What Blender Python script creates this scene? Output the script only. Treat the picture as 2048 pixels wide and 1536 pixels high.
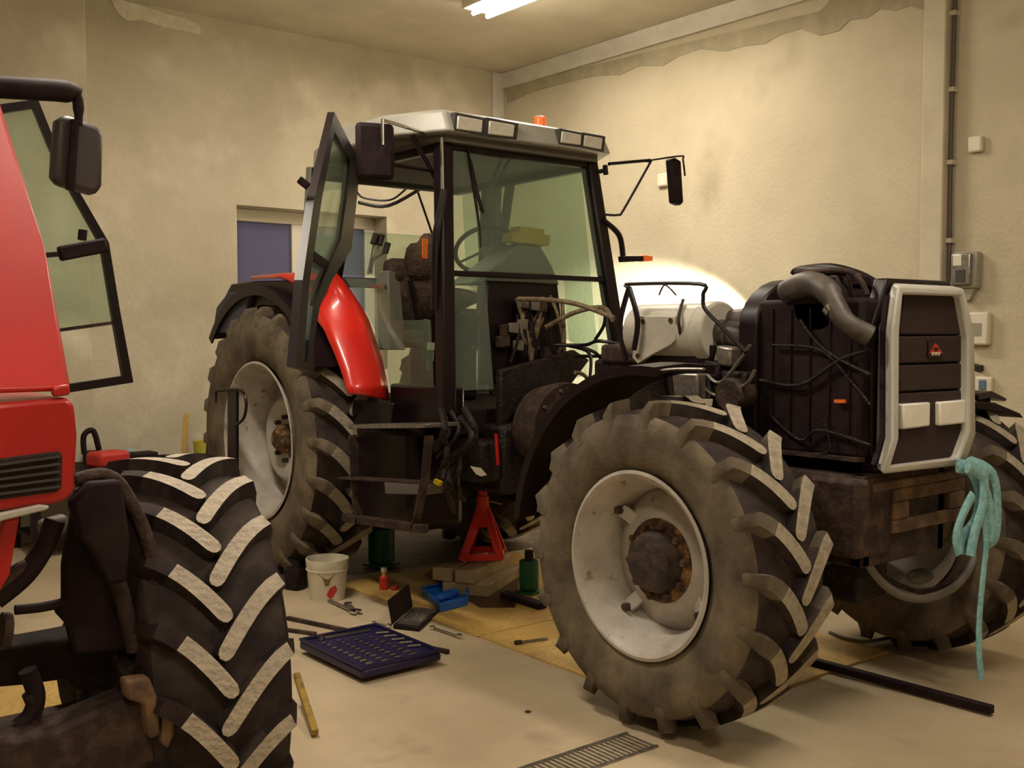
import bpy, bmesh, math, random
from mathutils import Vector, Matrix
random.seed(7)
scene = bpy.context.scene
for o in list(bpy.data.objects): bpy.data.objects.remove(o)
COL = scene.collection
R = math.radians

# ---------------------------------------------------------------- camera
FPX = 2100.0; EYE = Vector((0, 0, 1.6)); YAW = R(38.6); PIT = math.atan((768-665)/FPX)
CD = Vector((math.sin(YAW)*math.cos(PIT), math.cos(YAW)*math.cos(PIT), -math.sin(PIT)))
CR = Vector((math.cos(YAW), -math.sin(YAW), 0)); CU = CR.cross(CD)
cam = bpy.data.cameras.new('camera'); camo = bpy.data.objects.new('camera', cam); COL.objects.link(camo)
cam.sensor_width = 36; cam.lens = FPX/2048*36; cam.clip_start = .05; cam.clip_end = 100
camo.matrix_world = Matrix(((CR.x, CU.x, -CD.x, 0), (CR.y, CU.y, -CD.y, 0), (CR.z, CU.z, -CD.z, 1.6), (0, 0, 0, 1)))
scene.camera = camo

# ---------------------------------------------------------------- world, lights, exposure
w = bpy.data.worlds.new('world'); scene.world = w; w.use_nodes = True
w.node_tree.nodes['Background'].inputs[0].default_value = (.10, .085, .08, 1)
w.node_tree.nodes['Background'].inputs[1].default_value = .08
vs = scene.view_settings
vs.view_transform = 'Standard'; vs.look = 'None'; vs.gamma = 1.0; vs.use_curve_mapping = False
vs.exposure = -0.05
def area(loc, sx, sy, power, col, rot=(0, 0, 0)):
    l = bpy.data.lights.new('tube_light', 'AREA'); l.shape = 'RECTANGLE'; l.size = sx; l.size_y = sy
    l.energy = power; l.color = col
    o = bpy.data.objects.new('tube_light', l); COL.objects.link(o); o.location = loc; o.rotation_euler = rot
    return o
WARM = (1.0, .895, .755)
FIX = [(5.15, 6.1, 78), (1.6, 4.6, 78), (3.4, 1.2, 46), (-.2, .6, 34)]     # ceiling fixtures: x, y, watts
for fx, fy, fp in FIX:
    area((fx, fy, 4.06), .25, 1.5, fp, WARM)
# floodlight standing behind the engine, aimed at the right wall
FLOOD = Vector((5.95, 4.85, 1.50)); FT = Vector((6.72, 5.88, 1.50))
sl = bpy.data.lights.new('flood_light', 'SPOT'); sl.energy = 1250; sl.spot_size = R(54); sl.spot_blend = .35
sl.color = (1, .93, .82); sl.shadow_soft_size = .06
so = bpy.data.objects.new('flood_light', sl); COL.objects.link(so); so.location = FLOOD+(FT-FLOOD).normalized()*.1
so.rotation_euler = (FT-FLOOD).to_track_quat('-Z', 'Y').to_euler()

# ---------------------------------------------------------------- projection helpers (a pixel of the photo onto a true plane of the room)
def ray(px, py): return CD*FPX + CR*(px-1024) - CU*(py-768)
def at(px, py, ax, v):
    r = ray(px, py); i = 'xyz'.index(ax); t = (v-EYE[i])/r[i]; return EYE+r*t
def dep(px, py, D): return EYE+ray(px, py)*(D/FPX)

# ---------------------------------------------------------------- materials
MATS = {}
def mat(name, col, rough=.6, metal=0., noise=None, scale=4., bump=0., bscale=60., emit=None, spec=.5, detail=5, lo=.4, hi=.6, extra=None, coat=0):
    m = bpy.data.materials.new(name); m.use_nodes = True; nt = m.node_tree; b = nt.nodes['Principled BSDF']
    b.inputs['Base Color'].default_value = (*col, 1); b.inputs['Roughness'].default_value = rough
    b.inputs['Metallic'].default_value = metal; b.inputs['Specular IOR Level'].default_value = spec
    b.inputs['Coat Weight'].default_value = coat; b.inputs['Coat Roughness'].default_value = .08
    if noise or bump or extra:
        tc = nt.nodes.new('ShaderNodeTexCoord')
    if noise:
        n = nt.nodes.new('ShaderNodeTexNoise'); n.inputs['Scale'].default_value = scale; n.inputs['Detail'].default_value = detail
        n.inputs['Roughness'].default_value = .62
        nt.links.new(tc.outputs['Object'], n.inputs['Vector'])
        cr = nt.nodes.new('ShaderNodeValToRGB'); cr.color_ramp.elements[0].position = lo; cr.color_ramp.elements[1].position = hi
        cr.color_ramp.elements[0].color = (*col, 1); cr.color_ramp.elements[1].color = (*noise, 1)
        nt.links.new(n.outputs['Fac'], cr.inputs['Fac'])
        out = cr.outputs['Color']
        if extra:
            c3, s3, l3, h3 = extra
            n3 = nt.nodes.new('ShaderNodeTexNoise'); n3.inputs['Scale'].default_value = s3; n3.inputs['Detail'].default_value = 6
            nt.links.new(tc.outputs['Object'], n3.inputs['Vector'])
            mr = nt.nodes.new('ShaderNodeMapRange'); mr.inputs[1].default_value = l3; mr.inputs[2].default_value = h3
            nt.links.new(n3.outputs['Fac'], mr.inputs[0])
            mx = nt.nodes.new('ShaderNodeMixRGB'); mx.inputs[2].default_value = (*c3, 1)
            nt.links.new(mr.outputs[0], mx.inputs[0]); nt.links.new(out, mx.inputs[1]); out = mx.outputs[0]
        nt.links.new(out, b.inputs['Base Color'])
    if bump:
        n2 = nt.nodes.new('ShaderNodeTexNoise'); n2.inputs['Scale'].default_value = bscale; n2.inputs['Detail'].default_value = 4
        nt.links.new(tc.outputs['Object'], n2.inputs['Vector'])
        bp = nt.nodes.new('ShaderNodeBump'); bp.inputs['Strength'].default_value = bump; bp.inputs['Distance'].default_value = .02
        nt.links.new(n2.outputs['Fac'], bp.inputs['Height']); nt.links.new(bp.outputs[0], b.inputs['Normal'])
    if emit:
        b.inputs['Emission Color'].default_value = (*emit[0], 1); b.inputs['Emission Strength'].default_value = emit[1]
    MATS[name] = m; return m
M_wall = mat('plaster', (.45, .395, .285), .9, noise=(.62, .555, .42), scale=.9, bump=.25, bscale=30, extra=((.70, .635, .49), 2.3, .52, .78), lo=.35, hi=.7)
M_wallr = mat('plaster_light', (.47, .41, .29), .9, noise=(.60, .53, .385), scale=.8, bump=.25, bscale=30, extra=((.35, .30, .20), 1.6, .60, .80), lo=.32, hi=.66)
M_damp = mat('damp_plaster', (.33, .285, .19), .9, noise=(.40, .345, .235), scale=5)
M_patch = mat('fresh_plaster', (.66, .60, .46), .9, noise=(.75, .69, .55), scale=14)
M_band = mat('white_plaster_band', (.62, .58, .50), .85, noise=(.68, .64, .56), scale=6)
M_ceil = mat('ceiling', (.55, .50, .385), .9, noise=(.62, .565, .44), scale=1.5, bump=.1)
M_floor = mat('concrete_floor', (.40, .315, .205), .62, noise=(.54, .435, .29), scale=1.3, bump=.12, bscale=90, extra=((.33, .26, .16), 3.1, .60, .80), lo=.3, hi=.65)
M_trim = mat('trim_paint', (.52, .46, .34), .8, noise=(.58, .52, .39), scale=4)
M_pvc = mat('white_pvc', (.72, .66, .54), .4)
M_pane = mat('night_pane', (.10, .10, .20), .22, spec=.5)
M_rub = mat('rubber', (.018, .009, .010), .75, spec=.25, noise=(.042, .028, .025), scale=6, bump=.1, lo=.45, hi=.75)
M_rubd = mat('dusty_rubber', (.055, .040, .028), .9, noise=(.195, .150, .095), scale=4.5, bump=.15, lo=.33, hi=.68, bscale=40)
M_rubm = mat('worn_rubber', (.026, .018, .018), .8, spec=.25, noise=(.075, .055, .045), scale=8, lo=.4, hi=.7)
M_lug = mat('worn_lug_tread', (.52, .45, .36), .8, noise=(.33, .28, .23), scale=28, bump=.5, bscale=70, lo=.4, hi=.8)
M_lugd = mat('grey_lug_tread', (.40, .34, .25), .8, noise=(.20, .165, .12), scale=20, bump=.4, bscale=70, lo=.35, hi=.8)
M_rim = mat('rim_paint', (.40, .36, .315), .45, noise=(.50, .455, .40), scale=9, extra=((.22, .15, .08), 14, .62, .72))
M_rust = mat('rust', (.05, .026, .016), .85, noise=(.34, .17, .05), scale=16, lo=.45, hi=.66, bump=.5)
M_hub = mat('greasy_hub', (.022, .014, .012), .7, noise=(.085, .05, .035), scale=14, lo=.4, hi=.7, bump=.3)
M_red = mat('red_paint', (.62, .018, .008), .32, coat=.5, noise=(.52, .014, .008), scale=2)
M_redm = mat('red_paint_dull', (.50, .010, .006), .42, noise=(.42, .009, .006), scale=2, coat=.1)
M_blk = mat('black_paint', (.011, .005, .007), .36, spec=.3)
M_blkm = mat('black_matt', (.012, .005, .007), .7, noise=(.022, .011, .012), scale=9, spec=.2)
M_eng = mat('oily_metal', (.012, .006, .006), .5, spec=.3, noise=(.035, .020, .014), scale=22, lo=.5, hi=.75, bump=.5)
M_frame = mat('dirty_brown_steel', (.030, .016, .013), .7, spec=.3, noise=(.095, .058, .038), scale=14, lo=.45, hi=.72, bump=.3)
M_bump = mat('rusty_bracket', (.085, .048, .03), .75, noise=(.20, .11, .055), scale=12, bump=.3)
M_grey = mat('silver_grey_paint', (.50, .475, .42), .42, noise=(.46, .435, .385), scale=3)
M_roof = mat('roof_grey', (.40, .385, .345), .4, noise=(.35, .34, .305), scale=5)
M_can = mat('grey_canister', (.42, .39, .33), .45, noise=(.50, .465, .39), scale=8)
M_grill = mat('grille_plastic', (.034, .018, .015), .65, spec=.25, noise=(.046, .026, .022), scale=80, bump=.5, bscale=220)
M_lamp = mat('lamp_glass', (.66, .62, .53), .15, noise=(.75, .71, .62), scale=20, coat=.5)
M_lamph = mat('headlamp_glass', (.92, .89, .82), .12, noise=(.84, .80, .72), scale=14, coat=.6)
M_orange = mat('orange_lens', (.85, .16, .03), .3, emit=((1, .2, .04), .25))
M_amber = mat('amber_sticker', (.85, .17, .02), .5)
M_chrome = mat('bright_metal', (.75, .73, .70), .18, 1.)
M_steel = mat('steel', (.38, .35, .31), .35, .8, noise=(.25, .22, .19), scale=30)
M_yellow = mat('yellow_plastic', (.62, .44, .015), .55)
M_dash = mat('dash_plastic', (.19, .185, .15), .7)
M_dark = mat('dark_trim', (.05, .042, .038), .75)
M_head = mat('headliner', (.14, .125, .10), .9)
M_seat = mat('brown_fabric', (.055, .032, .022), .95, noise=(.10, .06, .04), scale=30, bump=.8)
M_ply = mat('plywood', (.55, .34, .09), .55, noise=(.66, .44, .15), scale=2.5, extra=((.20, .11, .04), 2.2, .56, .72))
M_wood = mat('rough_timber', (.30, .21, .11), .8, noise=(.42, .31, .17), scale=10, extra=((.10, .06, .03), 5, .58, .75))
M_navy = mat('navy_plastic', (.012, .008, .048), .45)
M_blue = mat('blue_plastic', (.01, .13, .50), .5, noise=(.01, .10, .42), scale=14)
M_green = mat('green_paint', (.01, .10, .035), .5)
M_white = mat('white_plastic', (.70, .64, .50), .5, noise=(.62, .56, .43), scale=6)
M_cyan = mat('cyan_webbing', (.20, .46, .50), .8, noise=(.34, .62, .66), scale=40, bump=.4, bscale=200)
M_redp = mat('red_print', (.55, .03, .02), .6)
M_brnp = mat('brown_stain', (.20, .10, .04), .7)
M_meter = mat('meter_plastic', (.32, .29, .23), .3)
M_cup = mat('yellow_cup', (.55, .48, .05), .6)
M_olive = mat('yellow_bar_paint', (.32, .20, .015), .5, noise=(.14, .08, .02), scale=14)
M_wire = mat('harness_wrap', (.20, .14, .07), .7, noise=(.10, .07, .04), scale=40)
M_hose = mat('grey_hose', (.16, .14, .12), .6)
M_duct = mat('dusty_duct', (.048, .038, .033), .5, noise=(.10, .082, .066), scale=12)
M_tube = mat('lit_tube', (1, .95, .8), .5, emit=((1, .90, .70), 45))
M_floodg = mat('flood_glass', (1, .95, .85), .3, emit=((1, .95, .85), 30))
M_clutch = mat('dark_red_disc', (.075, .016, .012), .7)
def glass(name, tint, gl=.12):
    m = bpy.data.materials.new(name); m.use_nodes = True; nt = m.node_tree; nt.nodes.clear()
    o = nt.nodes.new('ShaderNodeOutputMaterial'); t = nt.nodes.new('ShaderNodeBsdfTransparent'); g = nt.nodes.new('ShaderNodeBsdfGlossy')
    t.inputs[0].default_value = (*tint, 1); g.inputs['Roughness'].default_value = .05; g.inputs[0].default_value = (.9, .95, .9, 1)
    mx = nt.nodes.new('ShaderNodeMixShader'); f = nt.nodes.new('ShaderNodeLayerWeight'); f.inputs[0].default_value = gl
    df = nt.nodes.new('ShaderNodeBsdfDiffuse'); df.inputs[0].default_value = (.50, .56, .46, 1)
    m2 = nt.nodes.new('ShaderNodeMixShader'); m2.inputs[0].default_value = .13
    nt.links.new(t.outputs[0], m2.inputs[1]); nt.links.new(df.outputs[0], m2.inputs[2])
    mu = nt.nodes.new('ShaderNodeMath'); mu.operation = 'MULTIPLY'; mu.inputs[1].default_value = .45
    nt.links.new(f.outputs['Fresnel'], mu.inputs[0]); nt.links.new(mu.outputs[0], mx.inputs[0]); nt.links.new(m2.outputs[0], mx.inputs[1]); nt.links.new(g.outputs[0], mx.inputs[2])
    nt.links.new(mx.outputs[0], o.inputs[0]); return m
M_glass = glass('green_tinted_glass', (.85, .925, .86))

# plywood: knots and grain
def ply_knots():
    nt = M_ply.node_tree; b = nt.nodes['Principled BSDF']; src = b.inputs['Base Color'].links[0].from_socket
    tc = nt.nodes.new('ShaderNodeTexCoord'); v = nt.nodes.new('ShaderNodeTexVoronoi'); v.inputs['Scale'].default_value = 4.5
    wv = nt.nodes.new('ShaderNodeTexNoise'); wv.inputs['Scale'].default_value = 3
    mp = nt.nodes.new('ShaderNodeMixRGB'); mp.inputs[0].default_value = .12
    nt.links.new(tc.outputs['Object'], mp.inputs[1]); nt.links.new(wv.outputs['Color'], mp.inputs[2]); nt.links.new(tc.outputs['Object'], wv.inputs['Vector'])
    nt.links.new(mp.outputs[0], v.inputs['Vector'])
    ma = nt.nodes.new('ShaderNodeMath'); ma.operation = 'MULTIPLY'; ma.inputs[1].default_value = 42
    sn = nt.nodes.new('ShaderNodeMath'); sn.operation = 'SINE'
    nt.links.new(v.outputs['Distance'], ma.inputs[0]); nt.links.new(ma.outputs[0], sn.inputs[0])
    mr = nt.nodes.new('ShaderNodeMapRange'); mr.inputs[1].default_value = .2; mr.inputs[2].default_value = 1; mr.inputs[4].default_value = .35
    nt.links.new(sn.outputs[0], mr.inputs[0])
    mx = nt.nodes.new('ShaderNodeMixRGB'); mx.inputs[2].default_value = (.38, .21, .06, 1)
    nt.links.new(mr.outputs[0], mx.inputs[0]); nt.links.new(src, mx.inputs[1]); nt.links.new(mx.outputs[0], b.inputs['Base Color'])
ply_knots()

# ---------------------------------------------------------------- mesh builder
class MB:
    def __init__(s): s.v = []; s.f = []; s.mi = []
    def add(s, vs, fs, mi=0):
        b = len(s.v); s.v += [Vector(p) for p in vs]; s.f += [tuple(b+i for i in f) for f in fs]; s.mi += [mi]*len(fs); return s
    def box(s, x0, x1, y0, y1, z0, z1, mi=0):
        return s.add([(x0,y0,z0),(x1,y0,z0),(x1,y1,z0),(x0,y1,z0),(x0,y0,z1),(x1,y0,z1),(x1,y1,z1),(x0,y1,z1)],
                     [(0,3,2,1),(4,5,6,7),(0,1,5,4),(1,2,6,5),(2,3,7,6),(3,0,4,7)], mi)
    def obox(s, c, sx, sy, sz, rz=0, rx=0, ry=0, mi=0):
        m = Matrix.Rotation(rz, 3, 'Z') @ Matrix.Rotation(rx, 3, 'X') @ Matrix.Rotation(ry, 3, 'Y'); c = Vector(c); vs = []
        for z in (-.5, .5):
            for x, y in ((-.5,-.5),(.5,-.5),(.5,.5),(-.5,.5)): vs.append(c + m @ Vector((x*sx, y*sy, z*sz)))
        return s.add(vs, [(0,3,2,1),(4,5,6,7),(0,1,5,4),(1,2,6,5),(2,3,7,6),(3,0,4,7)], mi)
    def bar(s, p, q, w, h=None, up=(0,0,1), mi=0):
        p, q = Vector(p), Vector(q); h = h or w; d = (q-p).normalized(); u = Vector(up)
        if abs(d.dot(u)) > .98: u = Vector((1,0,0))
        a = d.cross(u).normalized(); b = a.cross(d); vs = []
        for e in (p, q):
            for i, j in ((-1,-1),(1,-1),(1,1),(-1,1)): vs.append(e + a*(i*w/2) + b*(j*h/2))
        return s.add(vs, [(0,3,2,1),(4,5,6,7),(0,1,5,4),(1,2,6,5),(2,3,7,6),(3,0,4,7)], mi)
    def tube(s, pts, r, n=8, mi=0, smooth=True, flat=1., fup=None):
        pts = [Vector(p) for p in pts]
        if smooth and len(pts) > 2:
            P = [pts[0]]+pts+[pts[-1]]; o = []
            for i in range(1, len(P)-2):
                for k in range(5):
                    t = k/5; a, b, c, d = P[i-1:i+3]
                    o.append(.5*((2*b)+(-a+c)*t+(2*a-5*b+4*c-d)*t*t+(-a+3*b-3*c+d)*t**3))
            pts = o+[pts[-1]]
        vs = []; fs = []; N = len(pts); ref = Vector(fup) if fup else None
        for i, p in enumerate(pts):
            d = (pts[min(i+1, N-1)]-pts[max(i-1, 0)]).normalized()
            if ref is None:
                ref = Vector((0,0,1)) if abs(d.z) < .9 else Vector((1,0,0))
            a = d.cross(ref)
            if a.length < 1e-4: a = d.cross(Vector((.3,.5,.8)))
            a.normalize(); b = a.cross(d)
            if not fup: ref = b
            rr = r[i*len(r)//N] if isinstance(r, (list, tuple)) else r
            for k in range(n):
                t = 2*math.pi*k/n; vs.append(p + a*(rr*math.cos(t)) + b*(rr*flat*math.sin(t)))
        for i in range(N-1):
            for k in range(n): fs.append((i*n+k, i*n+(k+1)%n, (i+1)*n+(k+1)%n, (i+1)*n+k))
        fs.append(tuple(range(n))[::-1]); fs.append(tuple((N-1)*n+k for k in range(n)))
        return s.add(vs, fs, mi)
    def lathe(s, prof, c=(0,0,0), axis='x', n=48, mi=0, close=False):
        c = Vector(c); vs = []; fs = []; m = len(prof)
        for k in range(n):
            t = 2*math.pi*k/n; ct, st = math.cos(t), math.sin(t)
            for a, r in prof:
                p = {'x': (a, r*st, r*ct), 'y': (r*ct, a, r*st), 'z': (r*ct, r*st, a)}[axis]
                vs.append(c+Vector(p))
        for k in range(n):
            k2 = (k+1) % n
            for i in range(m if close else m-1):
                j = (i+1) % m; fs.append((k*m+i, k*m+j, k2*m+j, k2*m+i))
        return s.add(vs, fs, mi)
    def cyl(s, p, q, r, r2=None, n=20, mi=0):
        p, q = Vector(p), Vector(q); r2 = r if r2 is None else r2; d = (q-p).normalized()
        a = d.cross(Vector((0,0,1)) if abs(d.z) < .9 else Vector((1,0,0))).normalized(); b = a.cross(d); vs = []
        for e, rr in ((p, r), (q, r2)):
            for k in range(n):
                t = 2*math.pi*k/n; vs.append(e+a*rr*math.cos(t)+b*rr*math.sin(t))
        fs = [(k, (k+1) % n, n+(k+1) % n, n+k) for k in range(n)]+[tuple(range(n))[::-1], tuple(range(n, 2*n))]
        return s.add(vs, fs, mi)
    def prism(s, poly, ext, mi=0, cap2=None):
        poly = [Vector(p) for p in poly]; ext = Vector(ext or (0, 0, 0)); n = len(poly)
        top = [p+ext for p in poly] if cap2 is None else [Vector(p) for p in cap2]
        return s.add(poly+top, [tuple(range(n))[::-1], tuple(range(n, 2*n))]+[(i, (i+1) % n, n+(i+1) % n, n+i) for i in range(n)], mi)
    def ring(s, outer, inner, ext, mi=0):          # frame between two equal-length outlines
        n = len(outer); ext = Vector(ext); o = [Vector(p) for p in outer]; i_ = [Vector(p) for p in inner]
        vs = o+i_+[p+ext for p in o]+[p+ext for p in i_]; fs = []
        for k in range(n):
            j = (k+1) % n
            fs += [(k, j, n+j, n+k), (2*n+k, 3*n+k, 3*n+j, 2*n+j), (k, 2*n+k, 2*n+j, j), (n+k, n+j, 3*n+j, 3*n+k)]
        return s.add(vs, fs, mi)
    def ell(s, c, rx, ry, rz, n=16, m=10, mi=0, jit=0):
        c = Vector(c); vs = [c+Vector((0,0,rz))]; fs = []
        for i in range(1, m):
            for k in range(n):
                a, t = math.pi*i/m, 2*math.pi*k/n; q = 1+random.uniform(-jit, jit)
                vs.append(c+Vector((rx*math.sin(a)*math.cos(t)*q, ry*math.sin(a)*math.sin(t)*q, rz*math.cos(a)*q)))
        vs.append(c-Vector((0,0,rz)))
        for k in range(n): fs.append((0, 1+k, 1+(k+1) % n)); fs.append((len(vs)-1, 1+(m-2)*n+(k+1) % n, 1+(m-2)*n+k))
        for i in range(m-2):
            for k in range(n): fs.append((1+i*n+k, 1+(i+1)*n+k, 1+(i+1)*n+(k+1) % n, 1+i*n+(k+1) % n))
        return s.add(vs, fs, mi)
    def build(s, name, mats, parent=None, bev=0, local=False, origin=None, smooth=True, ang=38, label=None):
        if not isinstance(mats, (list, tuple)): mats = [mats]
        if local: o0 = Vector((0,0,0)); loc = Vector(origin) if origin is not None else Vector((0,0,0))
        else:
            if origin is None:
                lo = Vector([min(p[i] for p in s.v) for i in range(3)]); hi = Vector([max(p[i] for p in s.v) for i in range(3)])
                o0 = (lo+hi)/2
                if parent is None: o0.z = lo.z
            else: o0 = Vector(origin)
            loc = o0 - (WORG.get(parent.name, Vector()) if parent else Vector())
        me = bpy.data.meshes.new(name); me.from_pydata([p-o0 for p in s.v], [], s.f)
        for m in mats: me.materials.append(m)
        me.polygons.foreach_set('material_index', s.mi); me.update()
        bm = bmesh.new(); bm.from_mesh(me); bmesh.ops.recalc_face_normals(bm, faces=bm.faces); bm.to_mesh(me); bm.free()
        if smooth:
            me.polygons.foreach_set('use_smooth', [True]*len(me.polygons)); me.set_sharp_from_angle(angle=R(ang))
        ob = bpy.data.objects.new(name, me); COL.objects.link(ob); ob.location = loc
        if parent: ob.parent = parent
        if not local: WORG[ob.name] = o0
        elif parent: WORG[ob.name] = WORG.get(parent.name, Vector())+loc
        else: WORG[ob.name] = loc
        if bev:
            b = ob.modifiers.new('bevel', 'BEVEL'); b.width = bev; b.segments = 2; b.limit_method = 'ANGLE'; b.angle_limit = R(40)
        if label: ob['label'] = label
        return ob
WORG = {}
def tag(o, label, cat, group=None):
    o['label'] = label; o['category'] = cat
    if group: o['group'] = group
    return o
def thing(name, loc, label, cat, group=None, rz=0):
    o = bpy.data.objects.new(name, None); COL.objects.link(o); o.location = loc; o.rotation_euler = (0, 0, rz); o.empty_display_size = .1
    WORG[o.name] = Vector(loc); return tag(o, label, cat, group)
def struct(o): o['kind'] = 'structure'; return o
def pxb(name, m, parent, px, ax, v, ext, bev=0, **k):      # plate with the outline given by pixels on a true plane, with real thickness
    poly = [at(a, b, ax, v) for a, b in px]
    return MB().prism(poly, ext).build(name, m, parent, bev=bev, **k)

# ================================================================ THE ROOM
X0, X1, Y0, Y1, ZC = -2.6, 6.74, -2.6, 8.6, 4.25
struct(MB().box(X0-.2, X1+.2, Y0-.2, Y1+.3, -.15, 0).build('floor', M_floor))
struct(MB().box(X0-.2, X1+.2, Y0-.2, Y1+.3, ZC, ZC+.15).build('ceiling', M_ceil))
struct(MB().box(X1, X1+.2, Y0, Y1, 0, ZC).build('wall_right', M_wallr))
struct(MB().box(X0-.2, X0, Y0, Y1, 0, ZC).build('wall_left', M_wall))
struct(MB().box(X0-.2, X1+.2, Y0-.2, Y0, 0, ZC).build('wall_front', M_wall))
WX0, WX1, WZ0, WZ1 = 3.83, 5.34, 1.25, 2.70
mb = MB()
mb.box(X0, WX0, Y1, Y1+.3, 0, ZC); mb.box(WX1, X1, Y1, Y1+.3, 0, ZC); mb.box(WX0, WX1, Y1, Y1+.3, 0, WZ0); mb.box(WX0, WX1, Y1, Y1+.3, WZ1, ZC)
bwall = struct(mb.build('wall_back', M_wall, smooth=False))
win = struct(MB().box(WX0, WX1, Y1+.22, Y1+.30, WZ0, WZ0+.08).box(WX0, WX1, Y1+.22, Y1+.30, WZ1-.11, WZ1)
             .box(WX0, WX0+.04, Y1+.22, Y1+.30, WZ0+.08, WZ1-.11).box(WX1-.11, WX1, Y1+.22, Y1+.30, WZ0+.08, WZ1-.11)
             .box(4.46, 4.60, Y1+.22, Y1+.30, WZ0+.08, WZ1-.11).build('window_1', M_pvc, bev=.008))
MB().box(WX0+.04, 4.46, Y1+.25, Y1+.265, WZ0+.08, WZ1-.11).build('pane', M_pane, win)
MB().box(4.60, WX1-.11, Y1+.25, Y1+.265, WZ0+.08, WZ1-.11).build('pane', M_pane, win)
# light plaster band and corner strip under the ceiling, pilasters
struct(MB().box(X1-.035, X1, -1, Y1, 4.09, ZC).build('trim_1', M_band, bev=.008))
struct(MB().box(6.60, X1-.0, Y1-.03, Y1, 3.2, ZC).build('trim_2', M_band, bev=.008))
struct(MB().box(X0, 2.55, Y1-.16, Y1, 0, ZC).build('trim_3', M_wall, bev=.01))
struct(MB().box(X1-.10, X1, 3.72, 3.88, 0, ZC).build('trim_4', M_trim, bev=.01))
struct(MB().box(X1-.07, X1, 2.2, 3.14, 0, ZC).build('trim_5', M_wallr, bev=.01))
struct(MB().box(2.55, 2.585, Y1-.02, Y1, 0, ZC).build('trim_6', mat('joint_dark', (.20, .165, .115), .9)))
# uneven damp plaster under the band: a thin irregular skin of plaster
def skin(name, ax, v, pts, m, th):
    poly = [at(a, b, ax, v) for a, b in pts]; e = Vector((-th, 0, 0)) if ax == 'x' else Vector((0, -th, 0))
    return MB().prism(poly, e).build(name, m, WALLR if ax == 'x' else bwall, smooth=False)
WALLR = bpy.data.objects['wall_right']
top = [(1010, 172), (1150, 140), (1300, 103), (1480, 60), (1640, 22), (1700, -40), (1870, -60)]
low = [(1876, 30), (1860, 42), (1848, 20), (1820, 12), (1790, 22), (1760, 18), (1735, 36), (1700, 40), (1678, 62), (1640, 72), (1600, 58), (1560, 70), (1530, 88), (1490, 92), (1450, 103), (1400, 98), (1360, 112), (1325, 132), (1280, 132), (1240, 150), (1190, 152), (1120, 168), (1060, 186), (1015, 206)]
skin('damp_patch', 'x', X1-.001, top+low, M_damp, .006)
skin('plaster_patch', 'y', Y1-.001, [(222, 2), (245, 0), (290, 14), (340, 30), (372, 38), (398, 50), (402, 70), (370, 62), (340, 58), (312, 50), (285, 40), (255, 42), (236, 28)], M_patch, .006)

# drain grate in the floor
d = thing('drain_grate', (2.62, 2.86, 0), 'narrow steel drain grate set in the concrete in front of the big front tyre', 'drain')
MB().box(2.0, 2.93, 2.76, 2.775, .0, .006).box(2.0, 2.93, 2.925, 2.94, 0, .006).build('grate_frame', M_steel, d)
for i in range(38):
    MB().box(2.005+i*.0245, 2.013+i*.0245, 2.775, 2.925, 0, .005).build('bar', M_steel, d)

# ceiling fixtures
for i, (fx, fy, fp) in enumerate(FIX):
    lab = ['fluorescent ceiling fixture glowing above the grey-roofed tractor', 'fluorescent ceiling fixture over the aisle between the tractors',
           'fluorescent ceiling fixture nearest the grille end', 'fluorescent ceiling fixture behind the photographer'][i]
    t = thing('ceiling_lamp', (fx, fy, ZC), lab, 'lamp')
    MB().box(fx-.16, fx+.16, fy-.8, fy+.8, ZC-.07, ZC).build('housing', M_pvc, t, bev=.01)
    for s in (-.07, .07):
        MB().cyl((fx+s, fy-.76, ZC-.10), (fx+s, fy+.76, ZC-.10), .018, n=12).build('tube', M_tube, t)

# wall fittings on the right wall
def wall_box(name, px, dth, m, lab, cat, bev=.01):
    a = at(px[0], px[1], 'x', X1-dth); b = at(px[2], px[3], 'x', X1-dth)
    y0, y1 = sorted((a.y, b.y)); z0, z1 = sorted((a.z, b.z))
    return (y0, y1, z0, z1)
y0, y1, z0, z1 = wall_box('', (1935, 274, 1962, 302), .04, None, '', '')
tag(MB().box(X1-.04, X1, y0, y1, z0, z1).build('junction_box', M_pvc, bev=.012), 'small square white junction box high on the right wall beside the conduit', 'box')
y0, y1, z0, z1 = wall_box('', (1313, 348, 1333, 371), .04, None, '', '')
tag(MB().box(X1-.04, X1, y0, y1, z0, z1).build('junction_box', M_pvc, bev=.012), 'small white junction box on the right wall beside the tractor mirror', 'box')
t = thing('electric_meter', (X1-.06, 3.6, 1.75), 'grey electric meter box with a clear cover at the foot of the conduit', 'meter')
y0, y1, z0, z1 = wall_box('', (1898, 505, 1948, 575), .1, None, '', '')
MB().box(X1-.07, X1, y0, y1, z0, z1).build('case', M_meter, t, bev=.01)
MB().box(X1-.10, X1-.07, y0+.03, y1-.01, z0+.02, z1-.01).build('cover', M_steel, t, bev=.01)
MB().box(X1-.104, X1-.10, y0+(y1-y0)*.5, y1-.03, z1-.09, z1-.02).build('label_plate', M_pvc, t)
MB().box(X1-.104, X1-.10, y0+(y1-y0)*.35, y1-.05, z0+.04, z1-.12).build('dial_window', M_dark, t)
MB().prism([(X1-.05, y0+.02, z0), (X1-.05, y1-.06, z0), (X1-.05, y1-.08, z0-.08), (X1-.05, y0+.06, z0-.08)], (.05, 0, 0)).build('cable_entry', M_meter, t)
t = thing('wall_panel', (X1-.05, 3.5, 1.5), 'white control panel with a grey window on the right wall', 'panel')
y0, y1, z0, z1 = wall_box('', (1930, 625, 1974, 690), .06, None, '', '')
MB().box(X1-.06, X1, y0, y1, z0, z1).build('case', M_pvc, t, bev=.012)
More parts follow.
